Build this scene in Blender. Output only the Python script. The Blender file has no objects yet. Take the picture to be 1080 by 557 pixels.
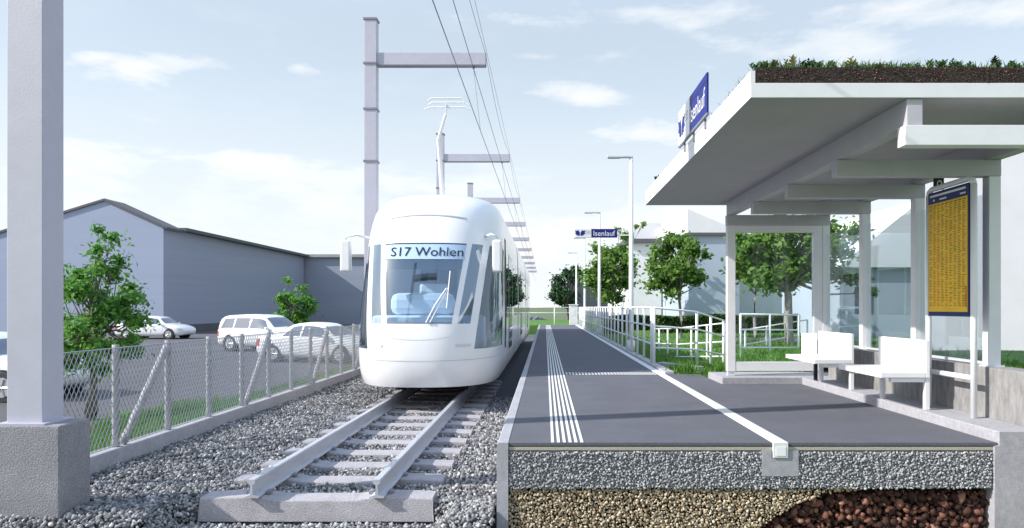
import bpy, bmesh, math, random
import numpy as np
from mathutils import Vector, Matrix
random.seed(7)
rng = np.random.default_rng(11)
R = math.radians
sc = bpy.context.scene
col = sc.collection
CAMZ = 1.12
F = 706.0
VX, VY = 575.0, 324.0

# ------------------------------------------------------------------ materials
def nodes_of(name):
    m = bpy.data.materials.new(name)
    m.use_nodes = True
    nt = m.node_tree
    b = nt.nodes['Principled BSDF']
    return m, nt, b

def mat(name, c, rough=0.6, var=0.0, scale=4.0, bump=0.0, bscale=60.0, metal=0.0, spec=0.5,
        coat=0.0, stretch=(1, 1, 1), var2=0.0, scale2=0.6):
    m, nt, b = nodes_of(name)
    b.inputs['Roughness'].default_value = rough
    b.inputs['Metallic'].default_value = metal
    b.inputs['Specular IOR Level'].default_value = spec
    b.inputs['Coat Weight'].default_value = coat
    b.inputs['Coat Roughness'].default_value = 0.08
    col4 = (c[0], c[1], c[2], 1)
    b.inputs['Base Color'].default_value = col4
    if var or bump or var2:
        g = nt.nodes.new('ShaderNodeNewGeometry')
        mp = nt.nodes.new('ShaderNodeMapping')
        mp.inputs['Scale'].default_value = stretch
        nt.links.new(g.outputs['Position'], mp.inputs['Vector'])
    cur = None
    for v, s in ((var, scale), (var2, scale2)):
        if not v: continue
        n = nt.nodes.new('ShaderNodeTexNoise')
        n.inputs['Scale'].default_value = s
        n.inputs['Detail'].default_value = 6
        n.inputs['Roughness'].default_value = 0.65
        nt.links.new(mp.outputs[0], n.inputs['Vector'])
        r = nt.nodes.new('ShaderNodeMapRange')
        r.inputs[1].default_value = 0.3; r.inputs[2].default_value = 0.7
        r.inputs[3].default_value = 1 - v; r.inputs[4].default_value = 1 + v
        nt.links.new(n.outputs['Fac'], r.inputs[0])
        mx = nt.nodes.new('ShaderNodeMix'); mx.data_type = 'RGBA'; mx.blend_type = 'MULTIPLY'
        mx.inputs[0].default_value = 1
        if cur is None: mx.inputs[6].default_value = col4
        else: nt.links.new(cur, mx.inputs[6])
        nt.links.new(r.outputs[0], mx.inputs[7])
        cur = mx.outputs[2]
    if cur is not None: nt.links.new(cur, b.inputs['Base Color'])
    if bump:
        n = nt.nodes.new('ShaderNodeTexNoise'); n.inputs['Scale'].default_value = bscale
        n.inputs['Detail'].default_value = 4
        nt.links.new(mp.outputs[0], n.inputs['Vector'])
        bp = nt.nodes.new('ShaderNodeBump'); bp.inputs['Strength'].default_value = bump
        bp.inputs['Distance'].default_value = 0.02
        nt.links.new(n.outputs['Fac'], bp.inputs['Height'])
        nt.links.new(bp.outputs[0], b.inputs['Normal'])
    return m

def tone_mat(name, stops, rough=0.8, bump=0.3, bscale=120, trans=0.0, spec=0.3):
    """colour picked per stone / per leaf from the mesh attribute 'tone'"""
    m, nt, b = nodes_of(name)
    a = nt.nodes.new('ShaderNodeAttribute'); a.attribute_name = 'tone'
    r = nt.nodes.new('ShaderNodeValToRGB')
    el = r.color_ramp.elements
    while len(el) < len(stops): el.new(0.5)
    for e, (p, c) in zip(el, stops):
        e.position = p; e.color = (c[0], c[1], c[2], 1)
    nt.links.new(a.outputs['Fac'], r.inputs[0])
    nt.links.new(r.outputs[0], b.inputs['Base Color'])
    b.inputs['Roughness'].default_value = rough
    b.inputs['Specular IOR Level'].default_value = spec
    if bump:
        n = nt.nodes.new('ShaderNodeTexNoise'); n.inputs['Scale'].default_value = bscale
        g = nt.nodes.new('ShaderNodeNewGeometry')
        nt.links.new(g.outputs['Position'], n.inputs['Vector'])
        bp = nt.nodes.new('ShaderNodeBump'); bp.inputs['Strength'].default_value = bump
        bp.inputs['Distance'].default_value = 0.01
        nt.links.new(n.outputs['Fac'], bp.inputs['Height'])
        nt.links.new(bp.outputs[0], b.inputs['Normal'])
    if trans:
        t = nt.nodes.new('ShaderNodeBsdfTranslucent')
        nt.links.new(r.outputs[0], t.inputs['Color'])
        mx = nt.nodes.new('ShaderNodeMixShader'); mx.inputs[0].default_value = trans
        nt.links.new(b.outputs[0], mx.inputs[1]); nt.links.new(t.outputs[0], mx.inputs[2])
        nt.links.new(mx.outputs[0], nt.nodes['Material Output'].inputs['Surface'])
    return m

def glass_mat(name, tint=(0.85, 0.92, 0.95), refl=1.0, rough=0.02, rcol=(1, 1, 1)):
    m, nt, b = nodes_of(name)
    nt.nodes.remove(b)
    t = nt.nodes.new('ShaderNodeBsdfTransparent'); t.inputs[0].default_value = (*tint, 1)
    g = nt.nodes.new('ShaderNodeBsdfGlossy'); g.inputs['Roughness'].default_value = rough; g.inputs['Color'].default_value = (*rcol, 1)
    f = nt.nodes.new('ShaderNodeFresnel'); f.inputs[0].default_value = 1.5
    mu = nt.nodes.new('ShaderNodeMath'); mu.operation = 'MULTIPLY'; mu.inputs[1].default_value = refl
    mu.use_clamp = True
    nt.links.new(f.outputs[0], mu.inputs[0])
    mx = nt.nodes.new('ShaderNodeMixShader')
    nt.links.new(mu.outputs[0], mx.inputs[0])
    nt.links.new(t.outputs[0], mx.inputs[1]); nt.links.new(g.outputs[0], mx.inputs[2])
    nt.links.new(mx.outputs[0], nt.nodes['Material Output'].inputs['Surface'])
    return m

M = {}
M['asphalt'] = mat('asphalt', (0.112, 0.115, 0.138), 0.85, 0.20, 60, 0.45, 190, var2=0.13, scale2=1.7)
M['asphalt_dark'] = mat('asphalt_binder', (0.035, 0.035, 0.04), 0.9, 0.3, 150, 0.5, 200)
M['lean'] = mat('bedding_sand', (0.42, 0.39, 0.32), 0.9, 0.25, 90, 0.4, 150)
M['parking'] = mat('parking_asphalt', (0.10, 0.095, 0.105), 0.9, 0.15, 30, 0.3, 120, var2=0.18, scale2=0.25)
M['concrete'] = mat('rough_concrete', (0.36, 0.355, 0.36), 0.85, 0.16, 34, 0.5, 130, var2=0.12, scale2=3)
M['concrete_light'] = mat('pale_concrete', (0.38, 0.375, 0.405), 0.8, 0.16, 26, 0.3, 140, var2=0.08, scale2=2)
M['concrete_wall'] = mat('board_marked_concrete', (0.25, 0.245, 0.245), 0.85, 0.30, 16, 0.3, 120, stretch=(1, 1, 0.35), var2=0.12, scale2=2.2)
M['concrete_speck'] = mat('speckled_concrete', (0.28, 0.275, 0.295), 0.9, 0.34, 75, 0.6, 110, var2=0.12, scale2=4)
M['sleeper'] = mat('sleeper_concrete', (0.40, 0.38, 0.40), 0.9, 0.22, 70, 0.5, 120, var2=0.15, scale2=5)
M['white'] = mat('white_paint', (0.80, 0.80, 0.81), 0.45, 0.03, 6, 0.0)
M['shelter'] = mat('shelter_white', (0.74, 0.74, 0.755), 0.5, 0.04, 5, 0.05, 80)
M['beam'] = mat('beam_white_shaded', (0.45, 0.44, 0.475), 0.55, 0.05, 5, 0.05, 80)  # white beams; the shade under the roof is put into this grey
M['soffit'] = mat('soffit_shade_tone', (0.41, 0.385, 0.415), 0.7, 0.06, 2.5, 0.05, 60)  # slab underside, darkened in its colour to stand for the roof's shade
M['line'] = mat('marking_white', (0.72, 0.72, 0.70), 0.7, 0.10, 60)
M['mast'] = mat('mast_lilac_grey', (0.48, 0.47, 0.55), 0.5, 0.04, 5, 0.06, 50, var2=0.04, scale2=0.8)
M['mast_dark'] = mat('mast_flange', (0.22, 0.22, 0.27), 0.5, 0.1, 8)
M['steel'] = mat('rail_steel', (0.55, 0.56, 0.60), 0.42, 0.10, 18, 0.08, 60, metal=0.35, stretch=(1, 0.15, 1))
M['wire'] = mat('wire_dark', (0.16, 0.17, 0.19), 0.5)
M['galv'] = mat('galvanised_wire', (0.46, 0.47, 0.49), 0.45, metal=0.4)
M['fpost'] = mat('fence_concrete', (0.36, 0.355, 0.375), 0.8, 0.28, 40, 0.5, 70)
M['tram'] = mat('tram_white', (0.82, 0.82, 0.83), 0.28, 0.0, coat=0.6)
M['tram_grey'] = mat('tram_panel_grey', (0.62, 0.65, 0.70), 0.35, coat=0.3)
M['tramroof'] = mat('tram_roof_white', (0.80, 0.80, 0.82), 0.5, 0.03, 3)
M['black'] = mat('dark_rubber', (0.02, 0.02, 0.022), 0.7)
M['seam'] = mat('seam_grey', (0.42, 0.43, 0.46), 0.6)
M['under'] = mat('underframe', (0.03, 0.03, 0.035), 0.8, 0.2, 20)
M['cab'] = mat('cab_interior', (0.76, 0.82, 0.88), 0.7)
M['cab_dark'] = mat('cab_dark', (0.16, 0.18, 0.22), 0.7)
M['display'] = mat('display_blue', (0.44, 0.58, 0.76), 0.7, spec=0.1)
M['ink'] = mat('display_ink', (0.03, 0.04, 0.07), 0.9, spec=0.05)
M['sign_blue'] = mat('sign_blue', (0.010, 0.020, 0.19), 0.5, spec=0.3)
M['navy'] = mat('board_navy', (0.015, 0.025, 0.13), 0.4)
M['yellow'] = mat('timetable_yellow', (0.86, 0.53, 0.02), 0.45, 0.10, 5)
M['ttink'] = mat('timetable_ink', (0.18, 0.10, 0.03), 0.6)
M['ttred'] = mat('timetable_red', (0.55, 0.09, 0.02), 0.6)
M['alu'] = mat('aluminium', (0.68, 0.69, 0.72), 0.4, metal=0.3)
M['wglass'] = glass_mat('windscreen_glass', (0.74, 0.87, 0.98), 5.5, 0.03, (0.78, 0.90, 1.0))
M['wglass2'] = glass_mat('cab_glass', (0.82, 0.90, 0.98), 1.2, 0.03, (0.85, 0.93, 1.0))
M['sglass'] = glass_mat('shelter_glass', (0.93, 0.96, 0.97), 0.35)
M['tglass'] = mat('tram_side_glass', (0.02, 0.03, 0.04), 0.0, spec=0.8)
M['carglass'] = mat('car_glass', (0.08, 0.11, 0.16), 0.06, spec=0.9, coat=0.6)
M['car'] = mat('car_white', (0.80, 0.81, 0.83), 0.3, coat=0.6)
M['car_silver'] = mat('car_silver', (0.50, 0.51, 0.54), 0.3, coat=0.6)
M['tyre'] = mat('tyre', (0.03, 0.03, 0.032), 0.8)
M['rim'] = mat('rim', (0.50, 0.51, 0.53), 0.35, metal=0.5)
M['lampred'] = mat('tail_red', (0.35, 0.04, 0.03), 0.3)
M['lampclear'] = mat('lamp_clear', (0.6, 0.63, 0.66), 0.15, coat=0.6)
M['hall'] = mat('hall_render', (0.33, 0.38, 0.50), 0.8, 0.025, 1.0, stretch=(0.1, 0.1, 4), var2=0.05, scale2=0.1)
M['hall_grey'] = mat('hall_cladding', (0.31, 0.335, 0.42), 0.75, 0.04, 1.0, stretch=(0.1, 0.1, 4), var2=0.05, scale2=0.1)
M['roofdark'] = mat('roof_dark', (0.10, 0.10, 0.11), 0.7, 0.15, 2)
M['house_white'] = mat('house_white', (0.72, 0.72, 0.735), 0.8, 0.03, 1.5)
M['house_lilac'] = mat('house_lilac_white', (0.50, 0.50, 0.55), 0.8, 0.04, 1.5, 0.15, 40)
M['house_blue'] = mat('house_grey_blue', (0.40, 0.46, 0.54), 0.8, 0.04, 0.8)
M['shed'] = mat('shed_dark', (0.09, 0.105, 0.13), 0.7, 0.3, 3, stretch=(3, 1, 0.1))
M['bark'] = mat('bark', (0.17, 0.14, 0.12), 0.9, 0.3, 20, 0.6, 60, stretch=(1, 1, 0.3))
M['bark_pale'] = mat('bark_pale', (0.30, 0.28, 0.27), 0.9, 0.3, 14, 0.5, 60, stretch=(1, 1, 0.3))
M['soil'] = mat('soil', (0.035, 0.025, 0.02), 0.95, 0.7, 70, 0.8, 70)
M['lawn'] = mat('lawn_base', (0.075, 0.18, 0.03), 0.95, 0.3, 9, 0.5, 60, var2=0.25, scale2=0.9)
M['field'] = mat('field', (0.10, 0.14, 0.06), 0.95, 0.3, 0.2, var2=0.2, scale2=0.03)
M['ballast_base'] = mat('ballast_base', (0.10, 0.105, 0.115), 0.95, 0.7, 30, 1.0, 40)
M['fill_dark'] = mat('fill_dark', (0.02, 0.018, 0.017), 0.95)
M['fill_grey'] = mat('fill_grey', (0.22, 0.225, 0.24), 0.95, 0.5, 60)
M['fill_beige'] = mat('fill_beige', (0.16, 0.13, 0.09), 0.95, 0.5, 60)
M['ballast'] = tone_mat('ballast_stone', [(0, (0.055, 0.055, 0.058)), (0.45, (0.225, 0.225, 0.23)), (0.75, (0.42, 0.415, 0.41)), (1, (0.72, 0.71, 0.69))])
M['gravel_grey'] = tone_mat('gravel_grey', [(0, (0.25, 0.25, 0.262)), (0.5, (0.37, 0.37, 0.385)), (1, (0.54, 0.54, 0.55))])
M['gravel_beige'] = tone_mat('gravel_beige', [(0, (0.22, 0.16, 0.10)), (0.4, (0.44, 0.34, 0.225)), (0.75, (0.60, 0.50, 0.36)), (1, (0.76, 0.69, 0.57))])
M['gravel_brown'] = tone_mat('gravel_brown', [(0, (0.015, 0.010, 0.009)), (0.45, (0.075, 0.032, 0.024)), (0.75, (0.21, 0.090, 0.062)), (1, (0.42, 0.23, 0.17))])
LG = [(0, (0.055, 0.125, 0.026)), (0.5, (0.13, 0.255, 0.05)), (1, (0.23, 0.38, 0.08))]
M['leaf'] = tone_mat('leaf_green', LG, 0.6, 0, trans=0.5)
M['leaf_bright'] = tone_mat('leaf_bright', [(0, (0.045, 0.14, 0.035)), (0.5, (0.10, 0.27, 0.055)), (1, (0.20, 0.42, 0.08))], 0.6, 0, trans=0.5)
M['leaf_dark'] = tone_mat('leaf_dark', [(0, (0.012, 0.04, 0.02)), (0.5, (0.03, 0.085, 0.035)), (1, (0.07, 0.15, 0.06))], 0.6, 0, trans=0.3)
M['hedge'] = tone_mat('hedge_leaf', [(0, (0.02, 0.05, 0.012)), (1, (0.075, 0.15, 0.03))], 0.7, 0, trans=0.25)
M['grass'] = tone_mat('grass_blade', [(0, (0.05, 0.13, 0.02)), (0.5, (0.10, 0.24, 0.035)), (1, (0.20, 0.36, 0.07))], 0.7, 0, trans=0.35)
M['roofgreen'] = tone_mat('roof_grass', [(0, (0.04, 0.10, 0.03)), (0.6, (0.10, 0.20, 0.07)), (1, (0.24, 0.34, 0.14))], 0.7, 0, trans=0.3)
M['sedum_red'] = tone_mat('sedum_red', [(0, (0.16, 0.06, 0.06)), (1, (0.42, 0.18, 0.17))], 0.7, 0, trans=0.3)
M['sedum_yellow'] = tone_mat('sedum_yellow', [(0, (0.16, 0.17, 0.04)), (1, (0.46, 0.44, 0.14))], 0.7, 0, trans=0.3)
M['sedum_green'] = tone_mat('sedum_green', [(0, (0.05, 0.12, 0.04)), (1, (0.18, 0.32, 0.12))], 0.7, 0, trans=0.3)
M['sedum_dark'] = tone_mat('sedum_dark', [(0, (0.02, 0.045, 0.025)), (1, (0.06, 0.11, 0.05))], 0.7, 0, trans=0.2)

# ------------------------------------------------------------------ object helpers
def tag(o, label=None, cat=None, group=None, kind=None):
    if label: o['label'] = label
    if cat: o['category'] = cat
    if group: o['group'] = group
    if kind: o['kind'] = kind
    return o

def thing(name, label, cat, loc=(0, 0, 0), group=None, rz=0.0):
    o = bpy.data.objects.new(name, None); col.objects.link(o)
    o.location = loc; o.rotation_euler.z = rz
    o.empty_display_size = 0.2
    return tag(o, label, cat, group)

def root_loc(p):
    while p.parent: p = p.parent
    return Vector(p.location)

class MB:
    def __init__(s): s.v = []; s.f = []; s.mi = []
    def add(s, vs, fs, mi=0):
        b = len(s.v); s.v += [tuple(v) for v in vs]
        s.f += [tuple(b + i for i in f) for f in fs]; s.mi += [mi] * len(fs)
        return s
    def box(s, x0, x1, y0, y1, z0, z1, mi=0):
        return s.add([(x0, y0, z0), (x1, y0, z0), (x1, y1, z0), (x0, y1, z0), (x0, y0, z1), (x1, y0, z1), (x1, y1, z1), (x0, y1, z1)],
                     [(0, 3, 2, 1), (4, 5, 6, 7), (0, 1, 5, 4), (1, 2, 6, 5), (2, 3, 7, 6), (3, 0, 4, 7)], mi)
    def prism(s, poly, d, mi=0):
        n = len(poly); d = Vector(d)
        a = [Vector(p) for p in poly]; b = [p + d for p in a]
        nrm = Vector((0, 0, 0))
        for i in range(n):
            p, q = a[i], a[(i + 1) % n]
            nrm += Vector(((p.y - q.y) * (p.z + q.z), (p.z - q.z) * (p.x + q.x), (p.x - q.x) * (p.y + q.y)))
        if nrm.dot(d) > 0:
            a.reverse(); b.reverse()
        fs = [tuple(range(n)), tuple(range(2 * n - 1, n - 1, -1))]
        for i in range(n):
            j = (i + 1) % n
            fs.append((i, n + i, n + j, j))
        return s.add(a + b, fs, mi)
    def tube(s, pts, r, n=8, caps=True, mi=0):
        pts = [Vector(p) for p in pts]
        rs = r if isinstance(r, (list, tuple)) else [r] * len(pts)
        rings = []
        for i, p in enumerate(pts):
            d = (pts[min(i + 1, len(pts) - 1)] - pts[max(i - 1, 0)]).normalized()
            u = d.cross(Vector((0, 0, 1)))
            if u.length < 1e-3: u = Vector((1, 0, 0))
            u.normalize(); w = u.cross(d)
            rings.append([p + (u * math.cos(2 * math.pi * k / n) + w * math.sin(2 * math.pi * k / n)) * rs[i] for k in range(n)])
        vs = [v for rg in rings for v in rg]; fs = []
        for i in range(len(rings) - 1):
            for k in range(n):
                k2 = (k + 1) % n
                fs.append((i * n + k, (i + 1) * n + k, (i + 1) * n + k2, i * n + k2))
        if caps:
            fs.append(tuple(range(n))); m = (len(rings) - 1) * n
            fs.append(tuple(m + k for k in range(n - 1, -1, -1)))
        return s.add(vs, fs, mi)
    def build(s, name, m, parent=None, smooth=False, bevel=0.0, local=False, seg=2):
        me = bpy.data.meshes.new(name)
        off = Vector((0, 0, 0))
        if parent is not None and not local: off = root_loc(parent)
        me.from_pydata([(v[0] - off.x, v[1] - off.y, v[2] - off.z) for v in s.v], [], s.f)
        ms = m if isinstance(m, (list, tuple)) else [m]
        for x in ms: me.materials.append(x)
        if len(ms) > 1: me.polygons.foreach_set('material_index', s.mi)
        if smooth: me.polygons.foreach_set('use_smooth', [True] * len(me.polygons))
        me.validate(); me.update()
        o = bpy.data.objects.new(name, me); col.objects.link(o)
        if parent is not None: o.parent = parent
        if bevel:
            md = o.modifiers.new('bevel', 'BEVEL'); md.width = bevel; md.segments = seg
            md.limit_method = 'ANGLE'; md.angle_limit = R(40)
        return o

def box(name, m, parent, x0, x1, y0, y1, z0, z1, bevel=0.0):
    return MB().box(x0, x1, y0, y1, z0, z1).build(name, m, parent, bevel=bevel)

def np_mesh(name, V, Fc, m, tone=None, parent=None, smooth=False):
    """V (n,3) array, Fc (k,c) array of faces with c corners"""
    me = bpy.data.meshes.new(name)
    off = np.zeros(3)
    if parent is not None: off = np.array(root_loc(parent))
    V = np.asarray(V, dtype=np.float32) - off.astype(np.float32)
    k, c = Fc.shape
    me.vertices.add(len(V)); me.vertices.foreach_set('co', V.ravel())
    me.loops.add(k * c); me.loops.foreach_set('vertex_index', Fc.astype(np.int32).ravel())
    me.polygons.add(k); me.polygons.foreach_set('loop_start', np.arange(0, k * c, c, dtype=np.int32))
    if smooth: me.polygons.foreach_set('use_smooth', np.ones(k, dtype=bool))
    me.update(calc_edges=True)
    if tone is not None:
        at = me.attributes.new('tone', 'FLOAT', 'POINT'); at.data.foreach_set('value', np.asarray(tone, dtype=np.float32))
    me.materials.append(m)
    o = bpy.data.objects.new(name, me); col.objects.link(o)
    if parent is not None: o.parent = parent
    return o

def text_verts(body, size):
    cu = bpy.data.curves.new('lettering', 'FONT'); cu.body = body; cu.size = size
    cu.resolution_u = 3
    o = bpy.data.objects.new('lettering', cu); col.objects.link(o)
    bpy.context.view_layer.update()
    me = bpy.data.meshes.new_from_object(o.evaluated_get(bpy.context.evaluated_depsgraph_get()))
    vs = [tuple(v.co) for v in me.vertices]; fs = [tuple(p.vertices) for p in me.polygons]
    bpy.data.objects.remove(o); bpy.data.curves.remove(cu); bpy.data.meshes.remove(me)
    x0 = min(v[0] for v in vs); x1 = max(v[0] for v in vs); y0 = min(v[1] for v in vs); y1 = max(v[1] for v in vs)
    return vs, fs, (x0, x1, y0, y1)

def text_obj(body, place, width, height, name, m, parent, local=False):
    """place(u, w) maps text coordinates (metres, 0..width, 0..height) to a point"""
    vs, fs, (x0, x1, y0, y1) = text_verts(body, 1.0)
    k = MB()
    k.add([place((v[0] - x0) / (x1 - x0) * width, (v[1] - y0) / (y1 - y0) * height) for v in vs], fs)
    return k.build(name, m, parent, local=local)

# ------------------------------------------------------------------ stones
def stone_variants(n, seed):
    r = np.random.default_rng(seed)
    bm = bmesh.new(); bmesh.ops.create_icosphere(bm, subdivisions=1, radius=1.0)
    V = np.array([v.co[:] for v in bm.verts]); Fc = np.array([[v.index for v in f.verts] for f in bm.faces]); bm.free()
    out = []
    for i in range(n):
        W = V * r.uniform(0.72, 1.18, (len(V), 1))
        nrm = r.normal(size=(5, 3)); nrm /= np.linalg.norm(nrm, axis=1)[:, None]
        for q in nrm:                                  # flat broken facets
            d = W @ q; lim = r.uniform(0.35, 0.7)
            W = W - np.outer(np.clip(d - lim, 0, None), q)
        out.append(W)
    return out, Fc
SV, SF = stone_variants(24, 3)

def stones(name, P, size, m, seed, flat=0.8, parent=None, spread=(0.6, 1.35)):
    r = np.random.default_rng(seed)
    n = len(P)
    var = r.integers(0, len(SV), n)
    A = np.stack(SV)[var]                               # n,12,3
    sca = r.uniform(*spread, (n, 1)) * size * 0.5
    ani = np.stack([r.uniform(0.9, 1.35, n), r.uniform(0.75, 1.0, n), r.uniform(0.6, 0.95, n) * flat / 0.8], 1)
    A = A * (sca * ani)[:, None, :]
    q = r.normal(size=(n, 4)); q /= np.linalg.norm(q, axis=1)[:, None]
    w, x, y, z = q.T
    Rm = np.stack([np.stack([1 - 2 * (y * y + z * z), 2 * (x * y - z * w), 2 * (x * z + y * w)], 1),
                   np.stack([2 * (x * y + z * w), 1 - 2 * (x * x + z * z), 2 * (y * z - x * w)], 1),
                   np.stack([2 * (x * z - y * w), 2 * (y * z + x * w), 1 - 2 * (x * x + y * y)], 1)], 1)
    A = np.einsum('nij,nvj->nvi', Rm, A) + P[:, None, :]
    V = A.reshape(-1, 3)
    Fc = (SF[None] + (np.arange(n) * A.shape[1])[:, None, None]).reshape(-1, 3)
    tone = np.repeat(np.clip(r.beta(1.7, 2.0, n), 0, 1), A.shape[1])
    return np_mesh(name, V, Fc, m, tone, parent)

def jitter_grid(x0, x1, y0, y1, step, r):
    gx = np.arange(x0, x1, step); gy = np.arange(y0, y1, step)
    X, Y = np.meshgrid(gx, gy)
    P = np.stack([X.ravel(), Y.ravel()], 1) + r.uniform(-0.5, 0.5, (X.size, 2)) * step
    return P

# ------------------------------------------------------------------ camera, world, sun
cam = bpy.data.cameras.new('camera'); co = bpy.data.objects.new('camera', cam); col.objects.link(co)
co.location = (0, 0, CAMZ); co.rotation_euler = (R(90), 0, 0)
cam.sensor_width = 36; cam.lens = 36 * F / 1080
cam.shift_x = -(VX - 540) / 1080; cam.shift_y = (VY - 278.5) / 1080
cam.clip_end = 6000; cam.clip_start = 0.05
sc.camera = co

SUN_EL = R(34)
sdir = Vector((1.0, 0.27, 0)).normalized()
travel = Vector((sdir.x * math.cos(SUN_EL), sdir.y * math.cos(SUN_EL), -math.sin(SUN_EL)))
sl = bpy.data.lights.new('sun', 'SUN'); sl.energy = 4.4; sl.angle = R(0.55); sl.color = (1.0, 0.955, 0.89)
so = bpy.data.objects.new('sun', sl); col.objects.link(so)
so.rotation_euler = travel.to_track_quat('-Z', 'Y').to_euler(); so.location = (-20, -6, 20)

w = bpy.data.worlds.new('World'); sc.world = w; w.use_nodes = True
nt = w.node_tree; N = nt.nodes; L = nt.links
bg = N['Background']
sky = N.new('ShaderNodeTexSky'); sky.sky_type = 'NISHITA'; sky.sun_disc = False
sky.sun_elevation = SUN_EL; sky.sun_rotation = math.atan2(-sdir.x, -sdir.y)
sky.air_density = 1.0; sky.dust_density = 1.6; sky.ozone_density = 1.6
bg.inputs['Strength'].default_value = 0.12
tc = N.new('ShaderNodeTexCoord')
sep = N.new('ShaderNodeSeparateXYZ'); L.new(tc.outputs['Generated'], sep.inputs[0])
def mth(op, a, b=None, clamp=False):
    n = N.new('ShaderNodeMath'); n.operation = op; n.use_clamp = clamp
    for i, x in enumerate((a, b)):
        if x is None: continue
        if isinstance(x, (int, float)): n.inputs[i].default_value = x
        else: L.new(x, n.inputs[i])
    return n.outputs[0]
ysafe = mth('MAXIMUM', sep.outputs['Y'], 0.05)
U = mth('DIVIDE', sep.outputs['X'], ysafe); W_ = mth('DIVIDE', sep.outputs['Z'], ysafe)
n1 = N.new('ShaderNodeTexNoise'); n1.inputs['Scale'].default_value = 7.5; n1.inputs['Detail'].default_value = 10
n1.inputs['Roughness'].default_value = 0.6
mp = N.new('ShaderNodeMapping'); mp.inputs['Scale'].default_value = (1, 1, 3.2)
L.new(tc.outputs['Generated'], mp.inputs[0]); L.new(mp.outputs[0], n1.inputs['Vector'])
nf = n1.outputs['Fac']
def blob(px, py, rx, ry, gain):
    u0 = (px - VX) / F; w0 = (VY - py) / F
    a = mth('DIVIDE', mth('SUBTRACT', U, u0), rx / F)
    b = mth('DIVIDE', mth('SUBTRACT', W_, w0), ry / F)
    d = mth('SQRT', mth('ADD', mth('MULTIPLY', a, a), mth('MULTIPLY', b, b)))
    e = mth('SUBTRACT', 1.0, d)
    e = mth('ADD', e, mth('MULTIPLY', mth('SUBTRACT', nf, 0.53), 4.2))
    return mth('MULTIPLY', mth('MULTIPLY', e, gain, True), mth('GREATER_THAN', sep.outputs['Y'], 0.06))
bl = None
for args in [(165, 70, 95, 18, 0.8), (95, 62, 45, 12, 0.9), (314, 71, 22, 9, 0.55), (100, 190, 120, 50, 1.2), (330, 215, 120, 40, 0.8), (268, 170, 55, 14, 1.2),
             (250, 208, 220, 38, 0.9), (620, 102, 70, 14, 0.55), (700, 140, 70, 14, 0.9), (480, 200, 160, 34, 0.8),
             (560, 60, 90, 9, 0.4), (980, 14, 200, 30, 0.6), (700, 14, 160, 16, 0.5), (620, 250, 260, 60, 1.2), (880, 50, 140, 30, 0.5)]:
    b_ = blob(*args); bl = b_ if bl is None else mth('MAXIMUM', bl, b_)
# general broken cloud elsewhere and whitening towards the horizon (cloud bank)
gen = mth('MULTIPLY', mth('SUBTRACT', nf, 0.52), 3.0, True)
hz = mth('SUBTRACT', 1.0, mth('DIVIDE', sep.outputs['Z'], 0.42), True)
hz = mth('ADD', mth('MULTIPLY', mth('POWER', hz, 1.2), 0.45), 0.53)
veil = mth('MAXIMUM', hz, 0.58)
mask = mth('ADD', mth('MULTIPLY', bl, 0.42), mth('MULTIPLY', gen, 0.10))
mask = mth('ADD', mask, veil, True)
mx = N.new('ShaderNodeMix'); mx.data_type = 'RGBA'
L.new(mask, mx.inputs[0]); L.new(sky.outputs[0], mx.inputs[6]); zr_ = N.new('ShaderNodeMapRange'); zr_.inputs[1].default_value = 0.38; zr_.inputs[2].default_value = 0.75
L.new(sep.outputs['Z'], zr_.inputs[0])
vmix = N.new('ShaderNodeMix'); vmix.data_type = 'RGBA'; L.new(zr_.outputs[0], vmix.inputs[0])
vmix.inputs[6].default_value = (5.35, 6.0, 6.45, 1); vmix.inputs[7].default_value = (5.6, 7.4, 10.4, 1)
L.new(vmix.outputs[2], mx.inputs[7])
mx2 = N.new('ShaderNodeMix'); mx2.data_type = 'RGBA'
low = mth('SUBTRACT', 1.0, mth('DIVIDE', sep.outputs['Z'], 0.30), True)
L.new(mth('MAXIMUM', mth('MULTIPLY', low, 0.60), mth('MULTIPLY', bl, 0.9), True), mx2.inputs[0])
L.new(mx.outputs[2], mx2.inputs[6]); mx2.inputs[7].default_value = (6.1, 6.05, 6.0, 1)
L.new(mx2.outputs[2], bg.inputs['Color'])

sc.view_settings.view_transform = 'Standard'; sc.view_settings.look = 'None'
sc.view_settings.exposure = 0.48; sc.view_settings.gamma = 1; sc.view_settings.use_curve_mapping = False
sc.cycles.max_bounces = 8; sc.cycles.transparent_max_bounces = 16

# ------------------------------------------------------------------ ground
def struct(name, o, label, cat): return tag(o, label, cat, kind='structure')
g = MB().box(-900, 900, 60, 2500, -1.4, -1.0).box(-900, -5.0, -30, 60, -1.4, -1.0).box(14, 900, -30, 60, -1.4, -1.0).box(-5.0, 14, -30, 60, -1.6, -1.3)
g.build('ground', M['field'])
tag(bpy.data.objects['ground'], 'open field ground stretching to the horizon', 'ground', kind='structure')

# parking asphalt left
o = MB().box(-75, -6.3, 3, 58, -0.99, -0.90).build('parking_lot', M['parking'])
tag(o, 'dark asphalt car park behind the wire fence', 'car park', kind='structure')

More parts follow.
